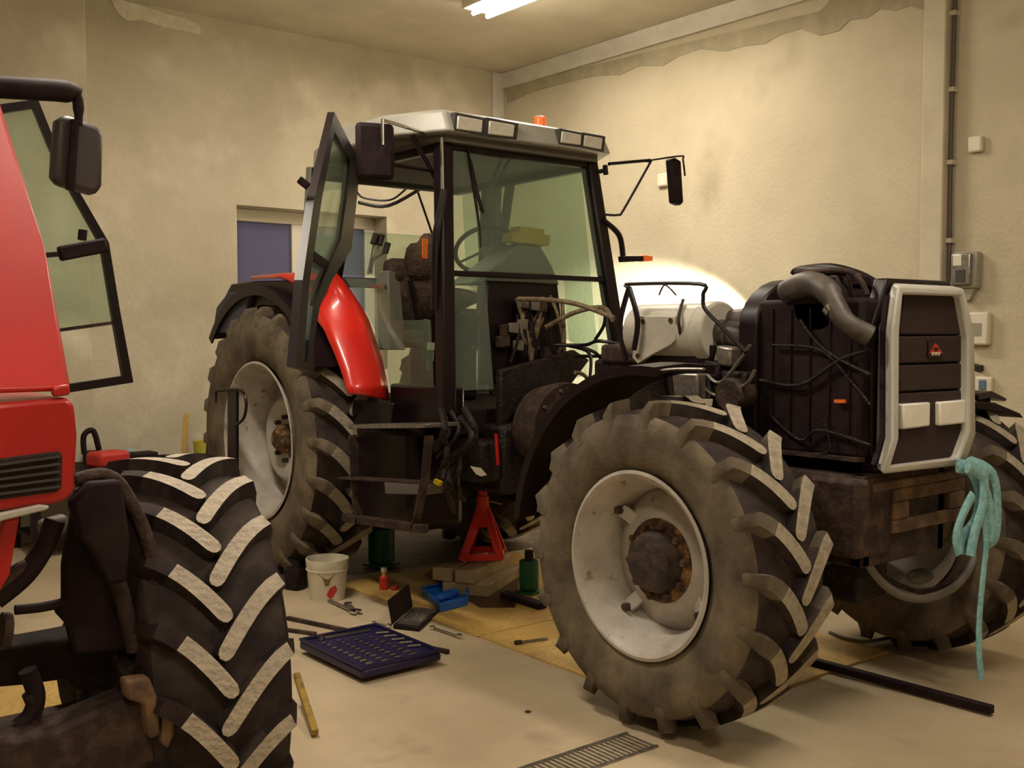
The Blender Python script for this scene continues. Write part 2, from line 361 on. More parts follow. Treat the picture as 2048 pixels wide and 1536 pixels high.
MB().box(X1-.064, X1-.06, y0+.04, y1-.03, z0+.06, z1-.07).build('window', M_meter, t)
t = thing('wall_socket', (X1-.04, 3.46, 1.2), 'white wall socket with a blue cover low on the right wall', 'socket')
y0, y1, z0, z1 = wall_box('', (1948, 753, 1980, 785), .05, None, '', '')
MB().box(X1-.04, X1, y0, y1, z0, z1).build('case', M_pvc, t, bev=.01)
MB().box(X1-.05, X1-.04, y0+.03, y1-.03, z0+.015, z1-.02).build('cover', mat('socket_blue', (.10, .17, .27), .5), t, bev=.008)
y0, y1, z0, z1 = wall_box('', (1952, 730, 1962, 743), .04, None, '', '')
tag(MB().box(X1-.04, X1, y0, y1, z0, z1).build('wall_switch', M_blkm, bev=.008), 'tiny black switch on the right wall above the blue-covered socket', 'switch')
t = thing('wall_conduit', (X1-.12, 3.70, 2.1), 'dark cable conduit running up the right wall beside the pilaster', 'conduit')
MB().tube([(X1-.03, 3.70, 1.95), (X1-.03, 3.705, 2.6), (X1-.035, 3.70, 3.2), (X1-.03, 3.69, 4.24)], .014, smooth=True).build('pipe', mat('conduit_dark', (.10, .07, .065), .6), t)
for z in (2.2, 2.72, 3.2, 3.7): MB().box(X1-.055, X1, 3.68, 3.72, z, z+.03).build('clip', M_trim, t)

# floodlight behind the engine
t = thing('floodlight', (FLOOD.x, FLOOD.y, 0), 'bright work floodlight standing behind the engine and shining at the right wall', 'lamp')
dr = (FT-FLOOD).normalized(); ang = math.atan2(dr.y, dr.x)
MB().obox(FLOOD, .10, .26, .18, rz=ang).build('housing', M_blk, t, bev=.01)
MB().obox(FLOOD+dr*.056, .01, .22, .14, rz=ang).build('glass', M_floodg, t)
MB().cyl((FLOOD.x, FLOOD.y, .03), (FLOOD.x, FLOOD.y, FLOOD.z-.09), .015).build('pole', M_blk, t)
for k in range(3):
    a = k*2.1+.4; MB().bar((FLOOD.x, FLOOD.y, .4), (FLOOD.x+.35*math.cos(a), FLOOD.y+.35*math.sin(a), .01), .02).build('leg', M_blk, t)

# ================================================================ WHEELS
def tyre_mesh(Ro, W, rr, lugh, sag=0):
    h = W/2; Rc = Ro-lugh
    prof = [(-h*.72, rr-.005), (-h*.80, rr+.015), (-h*.86, rr+.03), (-h*.93, rr+(Rc-rr)*.28), (-h*1.0, rr+(Rc-rr)*.50), (-h*1.0, rr+(Rc-rr)*.68), (-h*.95, rr+(Rc-rr)*.86), (-h*.88, Rc-.022),
            (-h*.6, Rc-.006), (-h*.2, Rc), (h*.2, Rc), (h*.6, Rc-.006), (h*.88, Rc-.022), (h*.95, rr+(Rc-rr)*.86), (h*1.0, rr+(Rc-rr)*.68), (h*1.0, rr+(Rc-rr)*.50), (h*.93, rr+(Rc-rr)*.28), (h*.86, rr+.03), (h*.80, rr+.015), (h*.72, rr-.005)]
    m = MB().lathe(prof, n=72)
    mi = []
    for i, f in enumerate(m.f):
        k = i % (len(prof)-1); mi.append(0 if (k < 7 or k > 11) else 1)
    m.mi = mi; return m
def lug_mesh(Ro, W, rr, lugh, side, Delta=.30, lw=.05, split=.6):
    h = W/2; Rc = Ro-lugh; m = MB(); S = [0.0, .02, .06, .16, .28, .40, .50, .60, .74, .88, 1.0, 1.07]
    wf = [.35, .75, .98, 1, 1, 1, 1, 1.02, 1.02, .95, .8, .6]
    def ctr(s):
        return Vector((-.015 + min(s, 1.0)*(h+.010), Ro*(-Delta*(1-(1-min(s, 1))**1.55))))
    n = len(S); rows = []
    for k, s in enumerate(S):
        a = ctr(max(0, s-.02)); b = ctr(min(1, s+.02)); d = (b-a).normalized() if s < .96 else Vector((1, 0))
        nr = Vector((-d.y, d.x)); c = ctr(s); hw = lw*wf[k]/2
        if s <= .9: rb = Rc-.022*(c.x/(.88*h))**2-.01; rt = Ro-.018*s**3
        elif s <= 1.0: rb = Rc-.075; rt = Rc-.012
        else: rb = rr+(Rc-rr)*.72; rt = Rc-.07
        row = []
        for q, r_ in ((-1.2, rb), (-.95, rt), (.95, rt), (1.2, rb)):
            p = c+nr*(hw*q); x = side*min(p.x, h*1.0) if s <= 1 else side*h*.995; th = p.y/Ro
            row.append((x, -r_*math.sin(th), r_*math.cos(th)))
        rows.append(row)
    vs = [p for r_ in rows for p in r_]; fs = []; mis = []
    for i in range(n-1):
        for j in range(3):
            fs.append((4*i+j, 4*i+j+1, 4*i+5+j, 4*i+4+j)); mis.append(1 if (j == 1 and S[i+1] <= split+.001) else (0 if S[i+1] > .6 else 2))
    fs.append((3, 2, 1, 0)); mis.append(2); fs.append((4*n-4, 4*n-3, 4*n-2, 4*n-1)); mis.append(0)
    m.add(vs, fs); m.mi = mis; return m
def wheel(parent, c, Ro, W, rr, nl, out=-1, steer=0, lugh=.045, phase=0, lugm=None, dusty=None, split=.6, rimdepth=.12, disc=.5, lean=0, Delta=.30, hub='front', lw=.05):
    lugm = lugm or M_lug; dusty = dusty or M_rubd
    ty = tyre_mesh(Ro, W, rr, lugh).build('tyre', [dusty, M_rubm], parent, local=True, origin=Vector(c)-WORG[parent.name])
    ty.rotation_euler = (phase*0, lean, steer); WORG[ty.name] = Vector(c)
    for side in (-1, 1):
        me = None
        for k in range(nl):
            th = 2*math.pi*(k+(.5 if side > 0 else 0))/nl+phase
            if me is None:
                lo = lug_mesh(Ro, W, rr, lugh, side, split=(.90 if side > 0 else split), Delta=Delta, lw=lw).build('lug', [dusty, lugm, M_rubm], ty, local=True, ang=50); me = lo.data
            else:
                lo = bpy.data.objects.new('lug', me); COL.objects.link(lo); lo.parent = ty
            lo.rotation_euler = (th, 0, 0)
    s = out; h = W/2*.86
    prof = [(s*(h+.012), rr+.022), (s*(h+.016), rr+.008), (s*h, rr-.012), (s*(h-.03), rr-.020), (s*(h-.045), rr-.035), (s*(h-.09), rr-.042), (s*(h-.10), rr-.055),
            (s*(h-rimdepth-.06), rr-.070), (-s*(h-.06), rr-.060), (-s*h, rr-.01), (-s*(h+.01), rr+.02)]
    rim = MB().lathe(prof, n=64).build('rim', M_rim, parent, local=True, origin=Vector(c)-WORG[parent.name], ang=50)
    rim.rotation_euler = (0, lean, steer); xd = s*(h-rimdepth)
    hr = rr*disc
    if hub == 'front':
        dp = [(xd+s*.02, hr*.55), (xd+s*.022, hr*1.0), (xd+s*.012, hr*1.12), (xd-s*.035, rr*.80), (xd-s*.05, rr-.065)]
        MB().lathe(dp, n=64).build('wheel_disc', M_rim, rim, local=True, ang=60)
        MB().lathe([(xd+s*.03, hr*.50), (xd+s*.032, hr*.93), (xd+s*.015, hr*.99)], n=40).build('rusty_flange', M_rust, rim, local=True)
        MB().lathe([(xd+s*.10, .001), (xd+s*.105, hr*.45), (xd+s*.095, hr*.62), (xd+s*.06, hr*.70), (xd+s*.02, hr*.74)], n=40).build('hub', M_hub, rim, local=True)
        for k in range(10):
            t = k*math.pi/5+.2; b = MB().cyl((xd+s*.025, 0, 0), (xd+s*.055, 0, 0), .016, n=6)
            bo = b.build('wheel_bolt', M_rust, rim, local=True, origin=(0, -hr*.84*math.sin(t), hr*.84*math.cos(t)))
        for k in range(4):
            t = k*math.pi/2+.9; p = Vector((0, math.sin(t), math.cos(t)))
            MB().bar(Vector((xd-s*.02, 0, 0))+p*(hr*1.1), Vector((xd+s*.02, 0, 0))+p*(rr-.07), .06, .018, up=(s, 0, 0)).build('rim_lug', M_rim, rim, local=True, bev=.006)
            MB().cyl(Vector((xd+s*.0, 0, 0))+p*(rr*.80), Vector((xd+s*.05, 0, 0))+p*(rr*.80), .017, n=6).build('wheel_bolt', M_hub, rim, local=True)
    else:
        dp = [(xd+s*.00, hr*.30), (xd+s*.01, hr*.62), (xd+s*.04, hr*1.0), (xd+s*.035, hr*1.08), (xd-s*.07, hr*1.36), (xd-s*.085, rr-.065)]
        MB().lathe(dp, n=64).build('wheel_disc', M_grey, rim, local=True, ang=60)
        MB().lathe([(xd+s*.10, .001), (xd+s*.10, .055), (xd+s*.07, .085), (xd+s*.012, .10), (xd+s*.005, hr*.40)], n=32).build('hub', M_rust, rim, local=True)
        for k in range(8):
            t = k*math.pi/4; MB().cyl((xd+s*.01, 0, 0), (xd+s*.045, 0, 0), .017, n=6).build('wheel_bolt', M_hub, rim, local=True, origin=(0, -.145*math.sin(t), .145*math.cos(t)))
    return ty, rim

# ================================================================ GREY-ROOFED TRACTOR
XC = 3.97
T = thing('tractor', (XC, 4.5, 0), 'red tractor with grey roof and open cab door, bonnet removed and engine bare', 'tractor')
FY, FZ = 2.93, .674
RY, RZ = 6.42, .89
wheel(T, (3.165, FY, FZ), .670, .43, .358, 18, out=-1, lugm=M_lugd, phase=.08, rimdepth=.15, disc=.50, Delta=.34, lw=.062)
wheel(T, (4.90, 2.86, FZ), .664, .43, .358, 18, out=1, lugm=M_lugd, phase=.2, steer=R(-4), rimdepth=.15, Delta=.34, lw=.062)
wheel(T, (3.21, RY, RZ), .89, .52, .50, 22, out=-1, lugm=M_lugd, phase=.05, hub='rear', rimdepth=.22, disc=.50, Delta=.26, lw=.07)
wheel(T, (4.80, RY, RZ), .89, .52, .50, 22, out=1, lugm=M_lugd, phase=.1, hub='rear', rimdepth=.22, disc=.50, Delta=.26, lw=.07)

# --- drive train
MB().box(3.62, 4.32, 4.62, 6.55, .68, 1.08).build('gearbox', M_eng, T, bev=.03)
MB().cyl((3.4, RY, RZ), (4.55, RY, RZ), .17, n=24).build('rear_axle', M_eng, T)
bell = MB().lathe([(4.40, .19), (4.40, .265), (4.46, .27), (4.62, .24), (4.64, .10)], c=(3.93, 0, 1.05), axis='y', n=40).build('bell_housing', M_frame, T)
MB().cyl((3.93, 4.52, 1.05), (3.93, 4.55, 1.05), .20, n=32).build('clutch_disc', M_clutch, bell)
MB().cyl((3.93, 4.40, 1.05), (3.93, 4.52, 1.05), .035, n=16).build('input_shaft', M_steel, bell)
for k in range(10):
    t = k*math.pi/5; MB().cyl((3.93+.235*math.cos(t), 4.385, 1.05+.235*math.sin(t)), (3.93+.235*math.cos(t), 4.40, 1.05+.235*math.sin(t)), .012, n=6).build('bolt', M_steel, bell)
eng = MB().box(3.72, 4.22, 3.0, 4.12, .62, 1.22).box(3.78, 4.16, 3.02, 4.05, 1.22, 1.46).build('engine_block', M_eng, T, bev=.02)
MB().box(3.76, 4.18, 3.05, 3.98, 1.44, 1.54).build('valve_cover', M_frame, eng, bev=.02)
for k in range(4): MB().cyl((3.66, 3.15+k*.23, 1.18), (3.74, 3.15+k*.23, 1.18), .055, n=16).build('injector_port', M_frame, eng)
MB().cyl((3.58, 3.02, 1.12), (3.58, 3.20, 1.12), .085, n=20).cyl((3.58, 2.97, 1.12), (3.58, 3.02, 1.12), .05, n=16).build('alternator', M_frame, eng)
MB().cyl((3.60, 3.36, .92), (3.60, 3.36, 1.16), .055, n=16).build('oil_filter', M_steel, eng)
MB().box(3.52, 3.66, 3.1, 3.3, 1.30, 1.42).build('intake_flange', M_steel, eng, bev=.01)
MB().lathe([(3.90, .12), (3.90, .255), (3.96, .255), (4.12, .24)], c=(XC, 0, 1.0), axis='y', n=36).build('flywheel_housing', M_frame, eng)
MB().box(3.82, 4.12, 4.05, 4.12, .5, .7).box(3.86, 4.08, 2.5, 4.1, .45, .66).build('oil_pan', M_eng, eng, bev=.02)
# frame and front axle
MB().box(3.66, 3.72, 2.36, 4.0, .66, 1.03).box(4.22, 4.28, 2.36, 4.0, .66, 1.03).box(3.66, 4.28, 2.36, 2.42, .66, 1.03).build('chassis_frame', M_frame, T, bev=.01)
ax = MB().bar((3.40, FY, .66), (4.62, FY, .66), .14, .15).build('front_axle', M_frame, T, bev=.02)
MB().ell((XC, FY, .62), .22, .19, .19).build('differential', M_eng, ax)
MB().cyl((3.34, FY, FZ), (3.50, FY, FZ), .15, n=24).cyl((4.55, FY, FZ), (4.72, FY, FZ), .15, n=24).build('axle_hub', M_eng, ax)
MB().tube([(3.45, FY-.28, .62), (4.6, FY-.28, .62)], .018).build('tie_rod', M_steel, ax)
# radiator pack, shroud, pipes
rad = MB().box(3.70, 4.24, 2.40, 2.92, 1.09, 1.74).build('radiator', M_blkm, T, bev=.02)
for k in range(5): MB().box(3.692, 3.70, 2.45+k*.095, 2.455+k*.095, 1.15, 1.70).build('side_rib', M_blkm, rad)
MB().box(3.66, 3.70, 2.38, 2.93, 1.085, 1.10).build('side_rail', M_frame, rad)
sh = []
for k in range(13):
    t = math.pi*k/12; sh.append((XC-.30*math.cos(t), 2.90, 1.62+.22*math.sin(t)))
MB().prism([(3.67, 2.90, 1.0)]+sh+[(4.27, 2.90, 1.0)], (0, .10, 0)).build('fan_shroud', M_blk, T, bev=.01)
MB().cyl((3.70, 2.62, 1.72), (4.24, 2.62, 1.72), .11, n=24).build('header_tank', M_blkm, rad)
def px_tube(name, m, parent, pts, ax_, v, r, **k):
    return MB().tube([at(a, b, ax_, (v[i] if isinstance(v, (list, tuple)) else v)) for i, (a, b) in enumerate(pts)], r, **k).build(name, m, parent)
px_tube('charge_pipe', M_duct, T, [(1575, 585), (1610, 568), (1650, 578), (1672, 612), (1692, 645), (1740, 672)], 'x', [3.72, 3.68, 3.64, 3.62, 3.62, 3.68], [.052, .052, .05, .042, .042, .042], n=16)
px_tube('pipe_clamp', M_chrome, T, [(1664, 612), (1672, 622)], 'x', 3.622, .046, n=16, smooth=False)
px_tube('radiator_hose', M_blk, T, [(1600, 545), (1660, 540), (1720, 556), (1760, 580)], 'x', 3.95, .03)
px_tube('coolant_pipe', M_frame, T, [(1655, 552), (1690, 552), (1700, 600), (1692, 640)], 'x', 3.80, .014)
px_tube('coolant_pipe', M_frame, T, [(1590, 545), (1690, 542), (1720, 560), (1735, 590)], 'x', 3.78, .012)
px_tube('coolant_pipe', M_frame, T, [(1660, 556), (1675, 560), (1680, 610)], 'x', 3.75, .010)
pxb('filler_cap', M_blkm, T, [(1702, 548), (1742, 550), (1744, 575), (1704, 572)], 'y', 2.52, (0, .08, 0), bev=.01)
px_tube('radiator_stay', M_blk, T, [(1585, 548), (1600, 538), (1680, 541), (1690, 545)], 'x', 3.85, .012)
for pts, r_ in (([(1520, 760), (1600, 770), (1680, 720), (1740, 700)], .012), ([(1540, 830), (1600, 880), (1640, 860), (1740, 890)], .010), ([(1600, 640), (1650, 700), (1740, 750)], .012), ([(1640, 820), (1660, 900), (1600, 905)], .008), ([(1545, 690), (1640, 700), (1700, 760), (1740, 810)], .009)):
    px_tube('hose', M_eng, T, pts, 'x', 3.675, r_*.7)
pxb('fuse_tag', M_amber, T, [(1668, 799), (1690, 799), (1690, 806), (1668, 806)], 'x', 3.675, (.01, 0, 0))
# air cleaner canister and ducts
ac = MB().cyl((3.70, 3.18, 1.60), (3.70, 3.62, 1.60), .135, n=32).build('air_cleaner', M_can, T, bev=.01)
MB().cyl((3.70, 3.12, 1.60), (3.70, 3.20, 1.60), .142, n=32).build('end_cap', M_can, ac, bev=.012)
MB().cyl((3.70, 3.08, 1.60), (3.70, 3.12, 1.60), .06, n=24).build('cap_knob', M_duct, ac)
poly = [at(a, b, 'x', 3.565) for a, b in ((1275, 632), (1350, 632), (1352, 680), (1342, 690), (1300, 712), (1275, 728), (1264, 715))]
MB().prism(poly, (.02, 0, 0)).build('mounting_plate', M_can, ac, bev=.004)
for a, b in ((1285, 643), (1340, 641), (1274, 712)):
    p = at(a, b, 'x', 3.56); MB().cyl(p, p+Vector((.01, 0, 0)), .012, n=8).build('bolt', M_frame, ac)
px_tube('canister_strap', M_frame, ac, [(1366, 600), (1357, 640), (1366, 688)], 'x', [3.66, 3.552, 3.60], .008)
MB().tube([(3.72, 3.10, 1.60), (3.74, 2.98, 1.57), (3.84, 2.97, 1.5)], .06, n=16).build('intake_duct', M_duct, T)
px_tube('intake_elbow', M_duct, T, [(1415, 625), (1450, 640), (1490, 640), (1520, 625)], 'x', 3.78, .055, n=14)
px_tube('guard_tube', M_blk, T, [(1258, 575), (1260, 568), (1400, 568), (1406, 590), (1410, 618), (1450, 660), (1492, 705)], 'x', 3.52, .009)
px_tube('guard_tube', M_blk, T, [(1258, 575), (1275, 640), (1268, 700)], 'x', 3.54, .013)
px_tube('guard_tube', M_blk, T, [(1258, 575), (1240, 650), (1252, 720)], 'x', 3.60, .013)
px_tube('bracket_wire', M_frame, T, [(1318, 590), (1330, 570), (1352, 590)], 'x', 3.56, .004)
for a, b, c_, d_ in ((1430, 690, 1462, 735), (1405, 720, 1440, 760), (1440, 740, 1490, 800), (1425, 770, 1470, 815)):
    pxb('injection_fitting', M_steel if a == 1430 else M_eng, T, [(a, b), (c_, b+5), (c_-3, d_), (a+4, d_-5)], 'x', 3.60, (.08, 0, 0), bev=.012)
MB().cyl(at(1455, 790, 'x', 3.56), at(1455, 790, 'x', 3.56)+Vector((.12, 0, 0)), .075, n=20).build('pump', M_frame, T, bev=.01)
px_tube('fuel_pipe', M_steel, T, [(1410, 745), (1440, 765), (1480, 720), (1500, 690)], 'x', 3.58, .008)
px_tube('fuel_pipe', M_steel, T, [(1400, 760), (1430, 790), (1490, 770), (1510, 740)], 'x', 3.58, .008)
pxb('shield_plate', M_blk, T, [(1300, 700), (1370, 690), (1430, 690), (1420, 735), (1280, 740)], 'x', 3.62, (.02, 0, 0), bev=.005)
pxb('reflector_tag', M_white, T, [(1402, 798), (1426, 798), (1424, 812), (1400, 812)], 'y', 3.0, (0, .01, 0))
# front mudguards
def mudguard(xa, xb, cy, cz, r, a0, a1):
    m = MB(); vs = []; fs = []; n = 18
    for i in range(n+1):
        t = R(a0+(a1-a0)*i/n)
        for x, rr_ in ((xa, r-.02), (xa, r+.01), ((xa+xb)/2, r+.022), (xb, r+.01), (xb, r-.02), (xb-.01*0, r-.028), ((xa+xb)/2, r+.008), (xa, r-.028)):
            vs.append((x, cy+rr_*math.sin(t), cz+rr_*math.cos(t)))
    for i in range(n):
        for k in range(8): fs.append((8*i+k, 8*i+(k+1) % 8, 8*i+8+(k+1) % 8, 8*i+8+k))
    fs += [tuple(range(8)), tuple(8*n+k for k in range(8))[::-1]]
    return m.add(vs, fs)
mg = mudguard(2.98, 3.34, FY, FZ, .785, -6, 84).build('front_mudguard', M_blk, T)
MB().bar((3.30, FY+.05, FZ+.1), (3.36, FY+.2, FZ+.76), .03).build('stay', M_blk, mg)
mg2 = mudguard(4.62, 5.06, FY-.05, FZ, .80, -20, 84).build('front_mudguard', M_blk, T)
px_tube('stay', M_steel, mg, [(1300, 744), (1350, 738), (1408, 738)], 'x', 3.02, .010, flat=.5)
pts = [(1955, 788), (1985, 782), (2015, 797), (2012, 803), (1985, 795), (1958, 802)]
pxb('mudguard_bracket', M_blk, mg2, pts, 'y', 2.5, (0, .10, 0), bev=.005)
pxb('mudguard_bracket', M_blkm, mg2, [(1955, 806), (1990, 805), (2040, 826), (2048, 836), (1990, 822), (1955, 818)], 'y', 2.45, (0, .2, 0), bev=.005)

# --- grille and nose
GY = 2.24
inner = [(1808, 589), (1923, 592), (1938, 675), (1938, 861), (1918, 916), (1783, 933), (1800, 877), (1801, 662)]
outer = [(1795, 570), (1928, 577), (1948, 665), (1951, 868), (1930, 930), (1764, 949), (1784, 880), (1784, 655)]
nose = thing('x', (0, 0, 0), 'x', 'x'); bpy.data.objects.remove(nose)
oi = [at(a, b, 'y', GY) for a, b in inner]; oo = [at(a, b, 'y', GY+.008) for a, b in outer]
gf = MB()
fr = [Vector((p.x, GY, p.z)) for p in oi]; fo = [Vector((p.x, GY+.008, p.z)) for p in oo]
bi = [p+Vector((0, .06, 0)) for p in fr]
cx_, cz_ = sum(p.x for p in fo)/8, sum(p.z for p in fo)/8
bo = [at(a, b, 'y', GY+.15) for a, b in ((1785, 566), (1905, 572), (1935, 665), (1938, 868), (1915, 922), (1753, 938), (1752, 880), (1757, 655))]
vs = bi+fr+fo+bo; fs = []
for r0 in range(3):
    for k in range(8): j = (k+1) % 8; fs.append((8*r0+k, 8*r0+j, 8*r0+8+j, 8*r0+8+k))
for k in range(8): j = (k+1) % 8; fs.append((24+k, 24+j, j, k))
G = gf.add(vs, fs).build('grille_surround', M_grey, T, bev=.012)
cap = [at(a, b, 'y', GY+.15) for a, b in ((1774, 556), (1900, 562), (1940, 665), (1942, 868), (1915, 926), (1748, 946), (1744, 880), (1746, 650))]
MB().prism(cap, (0, .06, 0)).build('nose_seal', M_blk, T, bev=.008)
def gx(p, y): return at(p[0], p[1], 'y', y)
rows = [[(1808, 589), (1923, 592), (1938, 669), (1801, 669)], [(1801, 673), (1938, 671), (1938, 722), (1801, 727)], [(1801, 731), (1938, 726), (1938, 776), (1801, 783)], [(1801, 787), (1938, 780), (1938, 861), (1918, 916), (1783, 933), (1800, 877)]]
for r_ in rows:
    MB().prism([gx(p, GY+.035) for p in r_], (0, .03, 0)).build('grille_panel', M_grill, T, bev=.006)
MB().prism([p+Vector((0, .07, 0)) for p in oi], (0, .02, 0)).build('grille_back', M_blkm, T)
for q in ([(1807, 808), (1862, 804), (1861, 853), (1808, 859)], [(1881, 804), (1932, 799), (1931, 847), (1881, 852)]):
    MB().prism([gx(p, GY+.012) for p in q], (0, .03, 0)).build('headlamp', M_lamph, T, bev=.008)
# emblem: dark square, red triangles, white marks
em = MB().prism([gx(p, GY+.028) for p in ((1857, 683), (1888, 683), (1888, 715), (1857, 715))], (0, .008, 0)).build('emblem', M_blk, T)
for a, b in ((1872, 687), (1866, 698), (1879, 698)):
    MB().prism([gx(p, GY+.025) for p in ((a, b-1), (a+7, b+9), (a-7, b+9))], (0, .004, 0)).build('emblem_triangle', M_redm, em, smooth=False)
mm = MB()
for a in (1863, 1869, 1875): mm.prism([gx(p, GY+.024) for p in ((a, 704), (a+2, 704), (a+4, 711), (a+2, 711))], (0, .004, 0)); mm.prism([gx(p, GY+.024) for p in ((a+5, 704), (a+6.5, 704), (a+4, 711), (a+2.5, 711))], (0, .004, 0))
mm.build('emblem_mark', M_white, em, smooth=False)
# weight bracket under the grille
wb = MB().box(3.70, 4.42, 2.34, 2.62, .965, 1.0).box(3.86, 4.42, 2.34, 2.60, .91, .965).box(3.86, 4.42, 2.34, 2.60, .78, .835).box(3.86, 3.97, 2.34, 2.60, .835, .91).box(4.30, 4.42, 2.34, 2.60, .835, .91).build('weight_bracket', M_bump, T, bev=.008)
MB().box(3.97, 4.30, 2.40, 2.41, .835, .91).build('slot_back', M_blkm, wb)
MB().box(3.62, 4.32, 2.345+.08, 2.70, .72, .95).box(3.60, 3.84, 2.343, 2.70, .705, 1.02).build('nose_casting', M_frame, T, bev=.02)
px_tube('towing_hoop', M_hose, T, [(1733, 1075), (1730, 1110), (1755, 1155), (1800, 1190), (1850, 1197), (1900, 1180), (1935, 1145), (1952, 1105)], 'y', 2.42, .018, n=10)
px_tube('towing_hoop', M_frame, T, [(1745, 1100), (1765, 1150), (1810, 1175), (1850, 1182), (1900, 1165), (1930, 1135)], 'y', 2.46, .012, n=10)
px_tube('hook_ring', M_steel, T, [(1733, 1070), (1726, 1085), (1732, 1098), (1741, 1084), (1734, 1070)], 'y', 2.40, .004)
MB().ell(at(1840, 1152, 'y', 2.62), .09, .05, .035).build('axle_guard', M_hose, T)

# --- cab
W_top, W_bot = .555, .68
def cabpt(sx, z, y=None):          # point on the windscreen pillar line; sx -1 left, +1 right
    t = (z-1.25)/(2.68-1.25); return Vector((XC+sx*(W_bot+(W_top-W_bot)*t), 4.70+.20*t if y is None else y, z))
for s in (-1, 1):
    MB().bar(cabpt(s, 1.15), cabpt(s, 2.70), .085, .085, up=(0, 1, 0)).build('pillar', M_blk, T, bev=.012)
    if s < 0: hx_t, hy_t, hx_b, hy_b = 3.36, 5.74, 3.33, 5.98
    else: hx_t, hy_t, hx_b, hy_b = 4.58, 5.74, 4.62, 5.98
    MB().bar((hx_b, hy_b, 1.9), (hx_t, hy_t, 2.70), .045, .06, up=(0, 1, 0)).build('pillar', M_blk, T, bev=.008)
    MB().bar((XC+s*.62, 6.05 if s > 0 else 6.45, 1.7), (XC+s*.60, 5.95 if s > 0 else 6.35, 2.70), .07, .16 if s > 0 else .07, up=(0, 1, 0)).build('pillar', M_dash, T, bev=.008)
    MB().bar((XC+s*.56, 4.9, 2.655), (XC+s*.60, 6.4, 2.655), .06, .08).build('roof_rail', M_blk, T, bev=.008)
MB().bar(cabpt(-1, 1.93), cabpt(1, 1.93), .05, .03).build('windscreen_sill', M_blk, T, bev=.005)
MB().bar(cabpt(-1, 2.66), cabpt(1, 2.66), .06, .07).build('header_rail', M_blk, T, bev=.008)
MB().bar((XC-.6, 6.38, 2.66), (XC+.6, 6.38, 2.66), .06, .07).build('header_rail', M_dark, T, bev=.008)
MB().bar((XC-.62, 6.45, 1.95), (XC+.62, 6.45, 1.95), .05, .07).build('rear_sill', M_dark, T, bev=.008)
# glazing
def pane(pts, parent=T, nm='window_pane', th=.006, label=None):
    pts = [Vector(p) for p in pts]; n = (pts[1]-pts[0]).cross(pts[2]-pts[0]).normalized()
    return MB().prism(pts, n*th).build(nm, M_glass, parent, smooth=False)
pane([cabpt(-.93, 1.95), cabpt(.93, 1.95), cabpt(.93, 2.64), cabpt(-.93, 2.64)], nm='windscreen')
a = cabpt(-.93, 1.92); b_ = Vector((3.62, 4.78, 1.92)); pane([a, b_, Vector((3.62, 4.70, 1.28)), cabpt(-.93, 1.28)], nm='lower_pane')
pane([Vector((4.22, 4.78, 1.92)), cabpt(.93, 1.92), cabpt(.93, 1.33), Vector((4.22, 4.70, 1.33))], nm='lower_pane')
pane([(4.61, 4.9, 1.45), (4.60, 6.3, 1.95), (4.56, 6.3, 2.62), (4.53, 4.98, 2.62)], nm='side_pane')
pane([(XC-.58, 6.42, 2.0), (XC+.58, 6.42, 2.0), (XC+.55, 6.37, 2.3), (XC-.55, 6.37, 2.3)], nm='rear_pane')
# left quarter pane behind the door opening, curved over the mudguard
qp = [at(*p, 'x', 3.30) for p in ((690, 556), (770, 560), (790, 640), (860, 640), (866, 775), (780, 775), (765, 690), (730, 620))]
MB().prism(qp, (.006, 0, 0)).build('quarter_pane', M_glass, T, smooth=False)
# roof
rz0, rz1 = 2.70, 2.845
def roofring(z, g, fy):
    pts = [(-.63, fy), (.60, fy), (.78, fy+.34), (.80, 5.65), (.55, 6.45), (-.55, 6.45), (-.80, 5.65), (-.80, fy+.34)]
    return [Vector((XC+x*g, y, z)) for x, y in pts]
A, B, C_ = roofring(rz0, 1, 4.74), roofring(rz1-.02, .985, 4.80), roofring(rz1+.02, .86, 4.98)
roof = MB().prism(A, None, cap2=B) if False else MB()
vs = A+B+C_; fs = [tuple(range(8))[::-1], tuple(range(16, 24))]
for r0 in range(2):
    for k in range(8): j = (k+1) % 8; fs.append((8*r0+k, 8*r0+j, 8*r0+8+j, 8*r0+8+k))
roof = MB().add(vs, fs).build('roof', M_roof, T, bev=.015)
MB().prism([p+Vector((0, 0, -.04)) for p in roofring(rz0, .93, 4.82)], (0, 0, .04)).build('headliner', M_head, T)
for q in ([(917, 231), (966, 240), (964, 265), (915, 258)], [(980, 241), (1030, 250), (1027, 274), (978, 268)], [(1125, 262), (1163, 269), (1162, 290), (1123, 285)], [(1171, 270), (1206, 276), (1203, 299), (1168, 292)]):
    def rp(p):
        y = 4.77; return at(p[0], p[1], 'y', y)
    cxq = sum(p[0] for p in q)/4; cyq = sum(p[1] for p in q)/4
    big = [(cxq+(p[0]-cxq)*1.30, cyq+(p[1]-cyq)*1.42) for p in q]
    hs = MB().prism([at(*p, 'y', 4.745) for p in big], (0, .06, 0)).build('roof_lamp', M_dark, T, bev=.005)
    MB().prism([at(*p, 'y', 4.735) for p in q], (0, .02, 0)).build('lens', M_lamp, hs, bev=.005)
bp = at(1080, 242, 'y', 5.4)
MB().cyl((bp.x, bp.y, 2.86), (bp.x, bp.y, bp.z+.03), .05, .04, n=20).build('beacon', M_orange, T, bev=.012)
